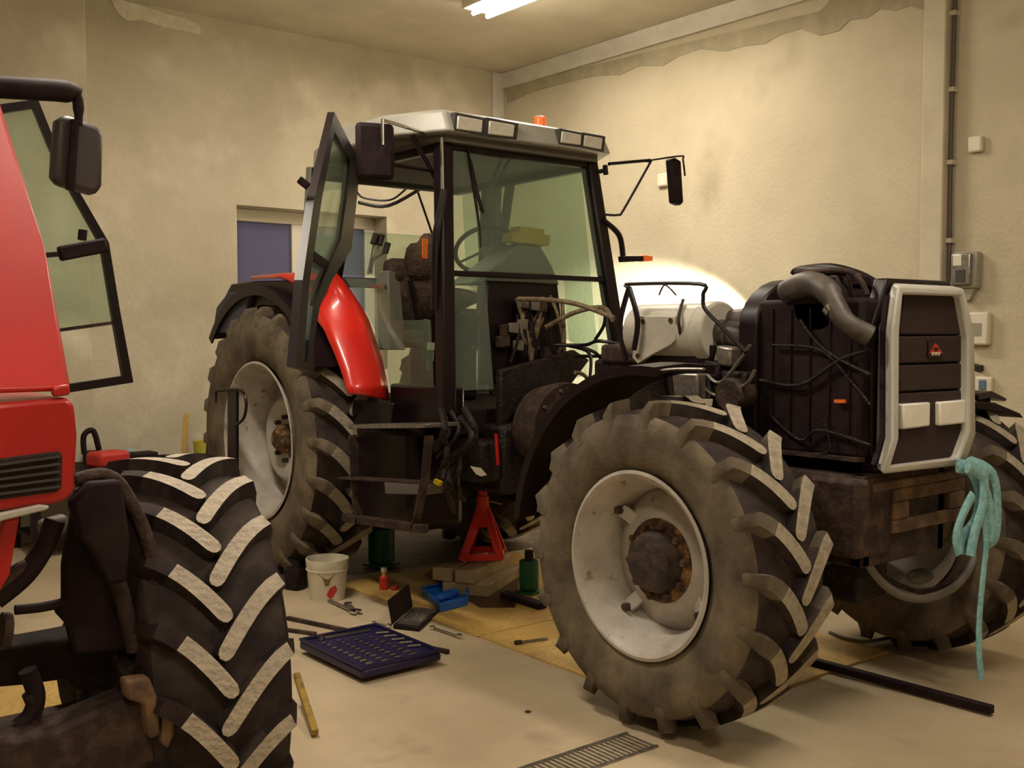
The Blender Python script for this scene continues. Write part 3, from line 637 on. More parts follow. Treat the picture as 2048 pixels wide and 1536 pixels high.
# wipers, rear frame
px_tube('wiper', M_blkm, T, [(935, 298), (955, 430), (960, 495)], 'y', [4.86, 4.84, 4.82], .012, flat=.5)
px_tube('wiper', M_blkm, T, [(940, 320), (958, 400), (966, 425)], 'y', [4.85, 4.83, 4.82], .010)
px_tube('wiper_arm', M_dark, T, [(1036, 290), (960, 420)], 'y', 5.0, .009)
px_tube('wiper_arm', M_dark, T, [(1012, 295), (975, 390), (966, 425)], 'y', 5.0, .009)
hp = [(722, 362), (848, 369), (862, 362), (778, 409), (722, 404)]
px_tube('rear_hatch_frame', M_dark, T, [(718, 362), (850, 369)], 'y', 6.62, .012)
px_tube('rear_hatch_frame', M_dark, T, [(718, 405), (778, 411), (862, 365), (884, 358)], 'y', [6.95, 6.95, 6.5, 6.4], .014)
px_tube('rear_hatch_frame', M_dark, T, [(712, 380), (728, 396), (780, 400), (812, 378)], 'y', [6.8, 6.9, 6.9, 6.6], .008)
px_tube('gas_strut', M_dark, T, [(836, 385), (866, 472)], 'y', 6.3, .008)
px_tube('gas_strut', M_blk, T, [(824, 270), (885, 385)], 'y', 4.95, .014)
# interior
MB().prism([(3.62, 4.80, 1.3), (4.28, 4.80, 1.3), (4.22, 4.84, 1.90), (3.68, 4.84, 1.90)], (0, .05, 0)).build('firewall', M_blk, T, bev=.01)
dash = [at(*p, 'y', 5.02) for p in ((1040, 487), (1082, 490), (1105, 530), (1122, 572), (935, 568), (985, 530))]
MB().prism(dash, (0, .22, 0)).build('dashboard', M_dash, T, bev=.02)
MB().prism([at(*p, 'y', 5.0) for p in ((1040, 452), (1090, 459), (1089, 468), (1101, 471), (1100, 492), (1024, 484), (1025, 465), (1040, 465))], (0, .10, 0)).build('document_box', M_yellow, T, bev=.006)
sw = at(972, 500, 'y', 5.42)
n_ = Vector((0.25, .62, .74)).normalized(); u_ = n_.cross(Vector((0, 0, 1))).normalized(); v_ = n_.cross(u_)
st = MB().tube([sw+u_*(.20*math.cos(t*math.pi/16))+v_*(.20*math.sin(t*math.pi/16)) for t in range(33)], .015, smooth=False).build('steering_wheel', M_dark, T)
for k in (0.4, 2.5, 4.6): MB().bar(sw, sw+u_*.2*math.cos(k)+v_*.2*math.sin(k), .03, .012).build('spoke', M_dark, st)
MB().tube([sw, sw-n_*.1, sw+Vector((.1, -.3, -.45))], .035).build('steering_column', M_dash, T)
MB().tube([at(1000, 425, 'y', 5.3), at(1000, 455, 'y', 5.3)], .008).build('lever', M_dark, T)
MB().box(3.40, 4.55, 4.80, 6.4, 1.02, 1.16).build('cab_floor', M_blkm, T, bev=.01)
seat = MB().box(3.72, 4.22, 5.45, 5.95, 1.50, 1.62).build('seat', M_seat, T, bev=.04)
MB().obox((3.97, 6.02, 1.85), .46, .13, .5, rx=R(-8)).build('backrest', M_seat, seat, bev=.05)
MB().box(3.82, 4.12, 5.5, 5.9, 1.16, 1.5).build('suspension', M_blk, seat, bev=.03)
jk = at(842, 525, 'y', 5.35)
MB().ell(jk, .10, .10, .13, jit=.10).ell(jk+Vector((.04, .02, -.20)), .11, .10, .14, jit=.1).ell(at(855, 500, 'y', 5.35), .07, .07, .10, jit=.1).ell(at(800, 550, 'y', 5.35), .03, .03, .04).build('seat_cover', M_seat, T)
pxb('reflector', M_amber, T, [(846, 477), (856, 477), (855, 518), (846, 516)], 'y', 5.2, (0, .01, 0))
pxb('side_console', M_dash, T, [(776, 540), (800, 548), (812, 700), (780, 700)], 'y', 5.8, (0, .15, 0), bev=.01)
for a, b, c2, d2 in ((748, 515, 760, 470), (748, 520, 772, 486), (742, 520, 748, 468)):
    lv = px_tube('gear_lever', M_steel, T, [(a-6, b+28), (a, b), (c2, d2+18)], 'y', 6.05, .008)
    px_tube('knob', M_dark, lv, [(c2-2, d2+20), (c2+4, d2)], 'y', 6.05, .022)
px_tube('gear_lever', M_chrome, T, [(850, 572), (852, 640)], 'y', 5.4, .008)
px_tube('handle_rod', M_blk, T, [(820, 560), (835, 640), (850, 660), (850, 740)], 'y', 5.3, .018)
bt = px_tube('spray_can', M_white, T, [(862, 685), (861, 700)], 'y', 4.95, .022)
px_tube('can_body', M_navy, bt, [(861, 700), (860, 722)], 'y', 4.95, .022)
pxb('pedal_box', M_blkm, T, [(905, 625), (960, 630), (962, 690), (905, 700)], 'y', 5.1, (0, .25, 0), bev=.02)
pxb('grab_plate', M_steel, T, [(738, 568), (768, 570), (768, 578), (738, 576)], 'x', 3.28, (.02, 0, 0), bev=.003)
# wiring on the firewall
fw = MB()
for k in range(16):
    a = (random.uniform(1010, 1130), random.uniform(590, 640)); b = (a[0]+random.uniform(-25, 25), a[1]+random.uniform(40, 80)); c2 = (b[0]+random.uniform(-20, 30), b[1]+random.uniform(40, 70))
    fw.tube([at(*a, 'y', 4.80), at(*b, 'y', 4.72), at(*c2, 'y', 4.74)], random.uniform(.006, .013), n=6, mi=0 if k % 3 else 1)
fw.build('wiring_loom', [M_wire, M_blkm], T)
for a, b in ((1030, 655), (1048, 648), (1060, 672), (1040, 690), (1072, 610), (1050, 605)):
    pxb('connector', M_hose, T, [(a-8, b-9), (a+9, b-10), (a+8, b+12), (a-8, b+10)], 'y', 4.72, (0, .03, 0), bev=.004)
for k in range(9):
    a = 1008+random.random()*120; b = 600+random.random()*130
    pxb('control_valve', M_eng if k % 2 else M_frame, T, [(a-11, b-8), (a+10, b-10), (a+12, b+14), (a-10, b+15)], 'y', 4.74, (0, .05, 0), bev=.008)
pxb('sound_panel', M_eng, T, [(1002, 740), (1150, 700), (1180, 720), (1120, 800), (1060, 790), (1000, 860)], 'y', 4.66, (0, .05, 0), bev=.01)
for pts in ([(1035, 598), (1100, 600), (1160, 610), (1228, 636)], [(1090, 655), (1150, 625), (1205, 615), (1225, 640)]):
    px_tube('wiring_harness', M_wire, T, pts, 'y', [4.7, 4.6, 4.45, 4.2], .014)
for pts in ([(1110, 690), (1170, 690), (1200, 682), (1268, 695)], [(1150, 712), (1200, 712), (1250, 705), (1270, 690)], [(1120, 688), (1170, 700), (1182, 720), (1180, 760)], [(1190, 680), (1208, 650), (1210, 620)], [(1150, 690), (1190, 705), (1204, 722)]):
    px_tube('cable', M_blk, T, pts, 'y', [4.6, 4.4, 4.2, 4.05][:len(pts)] if len(pts) == 4 else [4.5, 4.4, 4.4], .010)
px_tube('cable', M_wire, T, [(1150, 745), (1168, 750), (1185, 772)], 'y', 4.5, .012)
# left cab lower body, tank, steps
MB().box(3.30, 3.42, 4.70, 5.30, 1.06, 1.30).build('sill_panel', M_blk, T, bev=.02)
MB().box(3.22, 3.60, 4.95, 5.62, .46, 1.06).build('fuel_tank', M_blk, T, bev=.05)
gl = [at(*p, 'x', 3.2) for p in ((705, 800), (785, 806), (776, 850), (700, 850))]
MB().prism(gl, (.03, 0, 0)).build('tank_guard', M_blk, T, bev=.01)
for k, (a, b) in enumerate(((735, 900), (765, 915), (790, 905))):
    px_tube('valve_body', M_hose if k == 0 else M_frame, T, [(a-10, b-35), (a, b), (a+6, b+45)], 'x', 3.30, .035, n=12)
stp = [at(*p, 'x', 3.02) for p in ((696, 858), (696, 850), (850, 848), (850, 856))]
MB().prism(stp, (.22, 0, 0)).build('step_plate', M_steel, T, bev=.003)
pxb('toolbox_side', M_hose, T, [(768, 965), (860, 970), (850, 990), (770, 988)], 'x', 3.15, (.12, 0, 0), bev=.005)
for pts in ([(858, 872), (850, 960), (830, 1055)], [(705, 870), (712, 1000), (720, 1045)]):
    q = [at(*p, 'x', 3.03) for p in pts]
    MB().bar(q[0], q[1], .012, .05, up=(1, 0, 0)).bar(q[1], q[2], .012, .05, up=(1, 0, 0)).build('step_bracket', M_frame, T)
q = [at(*p, 'x', 3.03) for p in ((690, 1035), (850, 1058))]; MB().bar(q[0], q[1], .05, .045).build('step_rung', M_frame, T, bev=.006)
q = [at(*p, 'x', 3.03) for p in ((690, 955), (850, 965))]; MB().bar(q[0], q[1], .10, .012).build('step_rung', M_frame, T, bev=.003)
pxb('plug', M_yellow, T, [(868, 958), (880, 964), (876, 972), (866, 966)], 'x', 3.1, (.02, 0, 0))
px_tube('sediment_bowl', M_can, T, [(956, 885), (957, 900), (960, 912)], 'y', 4.7, .022, n=12)
pxb('paper_tag', M_pvc, T, [(940, 932), (962, 936), (974, 950), (962, 953), (952, 948)], 'y', 4.55, (0, .003, 0), smooth=False)
px_tube('red_rod', M_redm, T, [(992, 868), (996, 930)], 'y', 4.55, .010)
for i in range(14):
    a = random.uniform(880, 930); b = random.uniform(800, 930)
    px_tube('hose', M_eng, T, [(a, b), (a+random.uniform(-30, 30), b+40), (a+random.uniform(-30, 20), b+random.uniform(60, 100))], 'y', [4.6, 4.5, 4.6], random.uniform(.010, .022))
MB().box(3.45, 3.62, 4.62, 5.1, .76, 1.0).build('brake_housing', M_eng, T, bev=.03)
MB().box(3.52, 4.44, 5.95, 6.75, .40, 1.15).build('rear_housing', M_eng, T, bev=.05)
for x in (3.62, 4.32): MB().bar((x, 6.5, .62), (x, 7.25, .42), .05, .07).build('lower_link', M_blkm, T, bev=.005)
MB().box(3.9, 4.04, 6.2, 7.1, .36, .42).build('drawbar', M_blkm, T)
MB().box(4.36, 4.66, 4.95, 5.62, .46, 1.06).build('battery_box', M_blkm, T, bev=.03)
# rear mudguards
def rear_guard(s):
    m = MB(); n = 20; vs = []; fs = []; xa, xb = XC+s*.98, XC+s*.62
    for i in range(n+1):
        t = R(-62+(112)*i/n); r = .965
        for x, q in ((xa, r-.06), (xa, r), (xb, r+.03), (xb, r+.015), (xa-s*.012, r-.015), (xa-s*.012, r-.06)):
            vs.append((x, RY+.06+q*math.sin(t), RZ+.05+q*math.cos(t)))
    for i in range(n):
        for k in range(6): fs.append((6*i+k, 6*i+(k+1) % 6, 6*i+6+(k+1) % 6, 6*i+6+k))
    fs += [tuple(range(6)), tuple(6*n+k for k in range(6))[::-1]]
    return m.add(vs, fs)
MB_ = rear_guard(-1); MB_.build('rear_mudguard', M_blk, T)
rear_guard(1).build('rear_mudguard', M_blk, T)
for s in (-1,):
    pass
# red fender skin: front drop and top strip
def skinpoly(pa, xa, pb, xb, m, name, th=.02):
    L = [at(*p, 'x', x) for p, x in zip(pa, xa)]; Rr = [at(*p, 'x', x) for p, x in zip(pb, xb)]
    vs = []; fs = []; N = len(L); K = 5
    for a, b in zip(L, Rr):
        for k in range(K+1):
            t = k/K; p = a.lerp(b, t); bulge = math.sin(math.pi*t)*.035
            vs.append(p+Vector((-bulge*.6, -bulge, bulge*.3)))
    for i in range(N-1):
        for k in range(K): fs.append((i*(K+1)+k, i*(K+1)+k+1, (i+1)*(K+1)+k+1, (i+1)*(K+1)+k))
    ob = MB().add(vs, fs).build(name, m, T, ang=60)
    so_ = ob.modifiers.new('solid', 'SOLIDIFY'); so_.thickness = th
    return ob
skinpoly([(668, 548), (640, 590), (625, 628), (648, 660), (668, 705), (684, 745), (692, 772), (698, 785)], [3.12, 3.08, 3.02, 3.01, 3.0, 3.0, 3.0, 3.0],
         [(674, 547), (700, 578), (722, 610), (738, 640), (752, 680), (765, 720), (774, 760), (780, 800)], [3.16, 3.22, 3.26, 3.28, 3.29, 3.29, 3.29, 3.29], M_red, 'fender_front')
skinpoly([(500, 560), (560, 556), (600, 575), (625, 625)], [3.05, 3.05, 3.05, 3.03], [(505, 553), (575, 546), (630, 545), (672, 548)], [3.10, 3.12, 3.14, 3.16], M_red, 'fender_top')
pxb('mud_flap', mat('dusty_flap', (.06, .06, .08), .7), T, [(455, 585), (500, 580), (485, 640), (462, 665), (425, 666), (432, 615)], 'x', 3.02, (.25, 0, 0), bev=.01)
pxb('step_guard', M_blk, T, [(462, 568), (505, 562), (640, 560), (600, 618), (520, 612), (478, 640), (455, 640), (440, 610)], 'x', 3.06, (.03, 0, 0), bev=.01)
px_tube('marker_bracket', M_blk, T, [(432, 782), (478, 780), (492, 800), (488, 835), (470, 852)], 'x', 2.86, .010)
px_tube('marker_bracket', M_blk, T, [(432, 782), (432, 806)], 'x', 2.86, .008)
pxb('marker_post', M_blk, T, [(455, 782), (472, 782), (472, 985), (455, 985)], 'x', 2.87, (.02, 0, 0))

# open door
O = dep(655, 225, 5.2); Hg = Vector((3.36, 5.74, 0)); dn = Vector(((Hg.y-O.y), -(Hg.x-O.x), 0)).normalized()
def dpt(px, py):
    r = ray(px, py); t = (O-EYE).dot(dn)/r.dot(dn); return EYE+r*t
outl = [(655, 224), (700, 310), (704, 380), (690, 500), (650, 560), (624, 614), (612, 680), (612, 745), (573, 733), (588, 560), (612, 400)]
inl = [(655, 262), (688, 322), (680, 400), (668, 480), (634, 552), (610, 612), (602, 680), (599, 724), (590, 722), (603, 560), (628, 400)]
door = MB().ring([dpt(*p) for p in outl], [dpt(*p) for p in inl], dn*.035).build('cab_door', M_blk, T, smooth=False)
MB().prism([dpt(*p)+dn*.012 for p in inl], dn*.008).build('door_glass', M_glass, door, smooth=False)
hd = dpt(640, 535)
MB().bar(dpt(618, 512), dpt(660, 540), .05, .05).build('door_latch', M_blkm, door, bev=.008)
MB().bar(dpt(612, 360), dpt(612, 372)-dn*.02, .04, .05).build('hinge', M_blkm, door, bev=.005)
# mirrors
ml = MB().obox((2.91, 4.80, 2.55), .205, .05, .295, rz=R(-20)).build('mirror', M_blkm, T, bev=.03, label='left mirror, its black back turned to the camera')
MB().tube([at(765, 290, 'y', 4.74), at(765, 240, 'y', 4.74), at(805, 252, 'y', 4.80), at(850, 266, 'y', 4.9)], .010, smooth=False).build('mirror_arm', M_chrome, ml)
MB().tube([at(765, 300, 'y', 4.82), at(790, 330, 'y', 4.86), at(885, 345, 'y', 4.95)], .010, smooth=False).build('mirror_arm', M_blk, ml)
px_tube('grab_rail', M_chrome, T, [(883, 275), (885, 380)], 'y', 4.80, .009)
px_tube('grab_rail', M_blk, T, [(888, 380), (880, 430), (872, 480), (870, 620)], 'y', 4.80, .022)
mr = MB().prism([at(*p, 'y', 4.82) for p in ((1343, 317), (1352, 315), (1363, 322), (1368, 405), (1362, 411), (1350, 405))], (0, .06, 0)).build('mirror', M_blkm, T, bev=.012, label='right mirror seen edge-on')
px_tube('mirror_arm', M_blk, mr, [(1218, 328), (1300, 321)], 'y', 4.82, .012)
px_tube('mirror_arm', M_blk, mr, [(1300, 321), (1362, 312), (1366, 320), (1370, 352)], 'y', 4.82, .006)
px_tube('mirror_arm', M_blk, mr, [(1302, 322), (1248, 418), (1236, 430), (1208, 429)], 'y', 4.82, .008)
px_tube('mirror_bracket', M_blk, mr, [(1192, 345), (1208, 342)], 'y', 4.85, .016); px_tube('mirror_bracket', M_blk, mr, [(1210, 330), (1212, 350)], 'y', 4.85, .016)
sg = px_tube('indicator_stalk', M_blk, T, [(1206, 440), (1238, 470), (1246, 512)], 'y', 4.80, .018)
pxb('indicator_housing', M_blkm, sg, [(1246, 512), (1288, 512), (1288, 522), (1248, 524)], 'y', 4.78, (0, .05, 0), bev=.005)
pxb('indicator_lens', M_orange, sg, [(1288, 510), (1306, 512), (1306, 522), (1288, 523)], 'y', 4.78, (0, .05, 0), bev=.005)

# strap tied to the nose
S = thing('webbing_strap', tuple(at(1960, 1358, 'y', 2.22)), 'bunched pale cyan webbing strap hanging from the grille to the floor', 'strap')
def ribbon(name, px, y, wd=.022):
    ys = y if isinstance(y, (list, tuple)) else [y]*len(px)
    return MB().tube([at(a, b, 'y', v) for (a, b), v in zip(px, ys)], wd*1.3, n=10, flat=.42, fup=(0, 1, 0)).build(name, M_cyan, S)
ribbon('loop', [(1916, 932), (1940, 940), (1958, 985), (1950, 1040), (1925, 1075), (1920, 1108)], 2.20)
ribbon('loop', [(1935, 930), (1965, 950), (1965, 1010), (1950, 1060), (1940, 1112)], 2.17, .026)
ribbon('loop', [(1940, 925), (1985, 950), (1995, 1020), (1990, 1075), (1968, 1085)], 2.22, .022)
ribbon('loop', [(1945, 990), (1925, 1030), (1912, 1075), (1918, 1105)], 2.16, .020)
ribbon('loop', [(1955, 945), (1978, 1010), (1985, 1080)], 2.19, .024)
ribbon('loop', [(1915, 935), (1950, 928), (1975, 945)], 2.20, .018)
ribbon('tail', [(1962, 1000), (1972, 1080), (1966, 1150), (1959, 1230), (1958, 1300), (1962, 1358)], 2.18, .016)

# ================================================================ LEFT RED TRACTOR (foreground)
L = thing('tractor', (.35, 3.4, 0), 'red tractor in the left foreground with tilted bonnet, cut off by the frame', 'tractor')
wheel(L, (1.175, 3.13, .61), .617, .40, .30, 20, out=1, steer=R(-8), lugm=M_lug, dusty=M_rub, phase=.225, Delta=.33, split=.6, lugh=.045, lw=.045)
wheel(L, (-.45, 3.13, .60), .605, .40, .30, 20, out=-1, steer=R(-8), lugm=M_lug, dusty=M_rub, phase=.2, Delta=.33, lugh=.045, lw=.06)
HY = 2.45
lower = [(-60, 812), (135, 795), (150, 808), (156, 870), (150, 985), (128, 1003), (100, 1010), (-60, 1032)]
P = [at(*p, 'y', HY) for p in lower]; xr = P[2].x
Q = [Vector((-.02, p.y, p.z)) if p.x < .45 else p for p in P]
hood = MB().prism(Q, (0, .42, 0)).build('bonnet_nose', M_redm, L, bev=.02)
vent = [at(*p, 'y', HY-.004) for p in ((-60, 925), (118, 902), (126, 912), (124, 975), (115, 984), (-60, 1008))]
MB().prism(vent, (0, .012, 0)).build('vent_grille', M_grill, hood, bev=.004)
for i in range(5):
    MB().bar(at(-50, 936+i*14.5, 'y', HY-.008), at(120, 913+i*15, 'y', HY-.008), .006, .005).build('vent_slat', M_dark, hood)
st_ = [at(*p, 'y', HY-.01) for p in ((-60, 1040), (80, 1010), (100, 1012), (96, 1020), (-60, 1058))]
MB().prism(st_, (0, .3, 0)).build('nose_strip', M_grey, L, bev=.004)
# tilted bonnet panel above
a0 = at(148, 782, 'y', HY+.01); tp = at(0, 196, 'x', .665)
bl = Vector((0, a0.y, a0.z)); y2 = 3.18
tr = at(2, 200, 'y', y2); mid = at(93, 500, 'y', 2.86)
outl_ = [Vector((-.02, HY+.01, a0.z)), a0, mid, tr, Vector((-.02, y2+.02, tr.z+.03))]
MB().prism([outl_[0], outl_[1], outl_[2], outl_[3], outl_[4]], (0, .05, 0)).build('bonnet', M_redm, L, bev=.02)
hl = [a0+Vector((-.004, -.004, .05)), mid+Vector((-.004, -.006, 0)), tr+Vector((-.004, -.004, -.02))]
pxs = [at(*p, 'y', HY-.002) for p in ((104, 775), (140, 768), (142, 790), (108, 795))]
MB().prism(pxs, (0, .02, 0)).build('bonnet_catch', M_redm, L, bev=.006)
MB().prism([at(*p, 'y', 2.5) for p in ((8, 1040), (40, 1035), (20, 1150), (-10, 1200), (-30, 1200))], (0, .03, 0)).build('red_bracket', M_redm, L, bev=.005)
# engine bits, axle
MB().box(.10, .52, 2.9, 4.6, .62, 1.05).build('engine_block', M_eng, L, bev=.03)
MB().bar((.0, 2.98, .50), (1.02, 2.98, .50), .15, .13).build('front_axle', M_frame, L, bev=.02)
kn = MB().cyl((.93, 2.98, .42), (.93, 2.98, .80), .085, n=20).build('steering_knuckle', M_eng, L)
MB().cyl((.86, 2.96, .64), (1.0, 2.98, .64), .20, n=28).build('axle_hub', M_frame, L, bev=.01)
for k in range(4):
    t = k*.8+.2; MB().cyl((.80+.03*k, 2.70, .55+.035*k), (.80+.03*k, 2.74, .55+.035*k), .022, n=6).build('bolt', M_bump, kn)
for pts, r_, m in (([(0, 1262), (18, 1262)], .045, M_frame), ([(30, 1220), (80, 1215), (128, 1205)], .012, M_blkm),
                   ([(165, 975), (200, 1080), (240, 1180), (270, 1300)], .022, M_frame), ([(-10, 1200), (50, 1150), (90, 1090), (110, 1040)], .025, M_blkm), ([(-10, 1180), (40, 1140), (75, 1130)], .02, M_frame),
                   ([(55, 1340), (72, 1390), (62, 1430), (35, 1455)], .022, M_blkm), ([(60, 1385), (70, 1420), (50, 1460)], .02, M_frame),
                   ([(265, 1320), (270, 1420), (300, 1536)], .045, M_eng), ([(150, 960), (210, 950), (250, 985), (300, 1100), (330, 1300)], .018, M_frame)):
    px_tube('steering_linkage' if r_ > .04 else 'hose', m, L, pts, 'y', 2.72, r_, n=10)
pxb('axle_carrier', M_blkm, L, [(-30, 1292), (60, 1290), (125, 1278), (330, 1235), (385, 1300), (380, 1380), (150, 1384), (142, 1360), (60, 1372), (-30, 1380)], 'y', 2.80, (0, .14, 0), bev=.02)
pxb('inner_shield', M_blkm, L, [(128, 1130), (150, 1010), (175, 968), (245, 962), (290, 1080), (335, 1300), (150, 1310), (135, 1250), (112, 1225), (128, 1200)], 'y', 2.74, (0, .04, 0), bev=.01)
pxb('silver_cover', M_hose, L, [(82, 1045), (136, 1030), (140, 1065), (100, 1090), (84, 1070)], 'y', 2.9, (0, .05, 0), bev=.01)
pxb('loader_beam', M_frame, L, [(-20, 1536), (20, 1482), (100, 1462), (250, 1400), (345, 1405), (352, 1470), (330, 1550), (-20, 1600)], 'y', 2.62, (0, .12, 0), bev=.015)
pxb('pin_plate', M_bump, L, [(250, 1362), (300, 1355), (318, 1400), (322, 1470), (300, 1480), (290, 1410), (255, 1400)], 'y', 2.58, (0, .05, 0), bev=.008)
pxb('pin_plate', M_bump, L, [(325, 1415), (348, 1408), (350, 1470), (338, 1500), (325, 1490)], 'y', 2.58, (0, .05, 0), bev=.008)
pxb('fender_bracket', M_blkm, L, [(143, 1005), (180, 965), (245, 960), (262, 1080), (255, 1165), (215, 1170), (185, 1100), (160, 1075)], 'y', 2.66, (0, .05, 0), bev=.01)
# cab side window swung open, with mirror
CY = 4.5
fo_ = [(-40, 214), (76, 198), (110, 283), (160, 385), (218, 485), (240, 620), (267, 765), (140, 785), (60, 600), (-40, 500)]
fi_ = [(-40, 232), (68, 216), (98, 290), (146, 388), (203, 490), (224, 620), (247, 752), (140, 768), (75, 600), (-20, 500)]
cw = MB().ring([at(*p, 'y', CY) for p in fo_], [at(*p, 'y', CY) for p in fi_], (0, .035, 0)).build('side_window_frame', M_blk, L, smooth=False)
MB().prism([at(*p, 'y', CY+.015) for p in fi_[:5]+[(227, 645), (95, 663)]+fi_[8:]], (0, .006, 0)).build('glass', M_glass, cw, smooth=False)
MB().bar(at(92, 664, 'y', CY+.018), at(230, 645, 'y', CY+.018), .012, .014).build('glass_edge', M_frame, cw)
MB().bar(at(118, 508, 'y', CY-.04), at(212, 490, 'y', CY-.04), .05, .06).build('latch', M_blkm, cw, bev=.01)
MB().bar(at(85, 511, 'y', CY-.04), at(120, 508, 'y', CY-.04), .02, .02).build('latch_rod', M_blkm, cw)
px_tube('latch_knob', M_blkm, cw, [(164, 480), (166, 460)], 'y', CY-.04, .018)
m2 = MB().prism([at(*p, 'y', 4.1) for p in ((113, 240), (122, 230), (140, 230), (200, 252), (208, 270), (206, 370), (196, 388), (185, 388), (115, 368), (105, 352), (108, 300))], (0, .07, 0)).build('mirror', mat('mirror_back', (.055, .042, .042), .4), L, bev=.02)
px_tube('mirror_arm', M_blkm, m2, [(-40, 172), (60, 178), (135, 184), (155, 198), (157, 250)], 'y', 4.08, [.04, .04, .04, .035, .02, .015], n=10)
px_tube('mirror_arm', M_blkm, m2, [(150, 240), (146, 300), (140, 380)], 'y', 4.08, .016)
MB().bar((.35, 4.55, 1.2), (.6, 4.62, 2.6), .08).build('cab_pillar', M_blk, L)
MB().box(-.35, 1.0, 4.6, 6.0, 2.55, 2.68).build('cab_roof', M_grey, L, bev=.03)
MB().box(-.3, .95, 4.7, 5.9, .8, 1.3).build('cab_body', M_blkm, L, bev=.03)

# ================================================================ ON THE FLOOR
G_ = 'plywood sheets under the split tractor'
tag(MB().box(3.25, 4.72, 4.36, 5.86, 0, .010).build('plywood_sheet', M_ply), 'oil-stained plywood sheet under the cab, with the jack stand on it', 'board', G_)
tag(MB().box(3.26, 4.70, 2.87, 4.352, 0, .010).build('plywood_sheet', M_ply), 'yellowish plywood sheet lying under the engine and front axle', 'board', G_)
tag(MB().box(.45, 1.36, 3.9, 5.15, 0, .010).build('plywood_sheet', M_ply), 'plywood sheet on the floor under the left foreground tractor', 'board', G_)
oil = MB().prism([at(*p, 'z', .0115) for p in ((880, 1125), (1000, 1120), (1040, 1150), (1030, 1215), (960, 1215), (900, 1180), (850, 1150))], (0, 0, .001))
tag(oil.build('oil_shade_patch', mat('oil', (.06, .03, .01), .35), smooth=False), 'dark oil stain soaked into the plywood beneath the gearbox', 'stain')

tag(MB().prism([(3.5, 6.0, .0005), (4.9, 5.95, .0005), (5.7, 6.3, .0005), (5.9, 7.4, .0005), (5.3, 8.2, .0005), (3.9, 8.3, .0005), (3.0, 7.6, .0005), (2.9, 6.6, .0005)], (0, 0, .001)).build('oil_shade_patch', mat('shaded_floor', (.05, .03, .018), .6, noise=(.12, .08, .05), scale=5), smooth=False), 'broad dark patch of painted shade on the concrete behind the rear wheels', 'stain')  # shade below and behind the tractor's rear, painted as a dark floor patch
M_jack = mat('jack_paint', (.78, .03, .012), .45)
# jack stand on timbers
jb = Vector((4.02, 5.30, 0))
jb = at(985, 1150, 'z', .10); 
def timber(px, zt, th, lab, dx=0):
    poly = [at(*p, 'z', zt-th) for p in px]
    return tag(MB().prism(poly, (0, 0, th)).build('timber_block', M_wood, bev=.006), lab, 'timber', 'timber blocks under the jack stand')
c0 = at(970, 1170, 'z', 0.01)
bx, by = c0.x, c0.y
for i, (dx, dy, sx, sy, z0, z1, rz, lab) in enumerate(((.0, .02, .60, .30, .011, .085, .55, 'wide timber block lying at the bottom under the jack stand'),
        (-.02, -.01, .56, .13, .086, .165, .50, 'front timber block on top, directly below the jack stand feet'), (-.09, .127, .56, .13, .086, .165, .50, 'rear timber block on top behind the jack stand legs'))):
    tag(MB().obox((bx+dx, by+dy, (z0+z1)/2), sx, sy, z1-z0, rz=rz).build('timber_block', M_wood, bev=.006), lab, 'timber', 'timber blocks under the jack stand')
JZ = .175; jx, jy = bx+.03, by+.06
js = thing('jack_stand', (jx, jy, JZ), 'red steel jack stand on timber blocks beneath the tractor', 'jack stand')
apex = Vector((jx, jy, JZ+.36))
legs = [Vector((jx+dx, jy+dy, JZ)) for dx, dy in ((-.18, -.02), (.03, -.15), (.19, .03), (-.01, .15))]
for l in legs: MB().bar(apex+(l-apex)*.12, l, .05, .012, up=(.5, .5, .2)).bar(apex+(l-apex)*.12, l, .012, .04, up=(.5, .5, .2)).build('leg', M_jack, js)
for a_, b_2 in ((0, 1), (1, 2), (2, 3), (3, 0)):
    MB().bar(legs[a_]+Vector((0, 0, .02)), legs[b_2]+Vector((0, 0, .02)), .012, .04).build('foot_brace', M_jack, js)
    MB().prism([apex+Vector((0, 0, -.02)), apex.lerp(legs[a_], .45), apex.lerp(legs[b_2], .45)], (0, .004, 0)).build('web', M_jack, js, smooth=False)
MB().cyl(apex+Vector((0, 0, -.06)), apex+Vector((0, 0, .03)), .038, n=20).build('collar', M_jack, js)
MB().cyl(apex+Vector((0, 0, .0)), apex+Vector((0, 0, .09)), .028, n=20).build('ratchet_post', M_jack, js)
MB().box(jx-.05, jx+.05, jy-.03, jy+.03, JZ+.44, JZ+.475).build('saddle', M_jack, js, bev=.01)
MB().tube([apex+Vector((.02, -.03, 0)), apex+Vector((.12, -.04, -.03))], .005).build('ratchet_handle', M_steel, js)

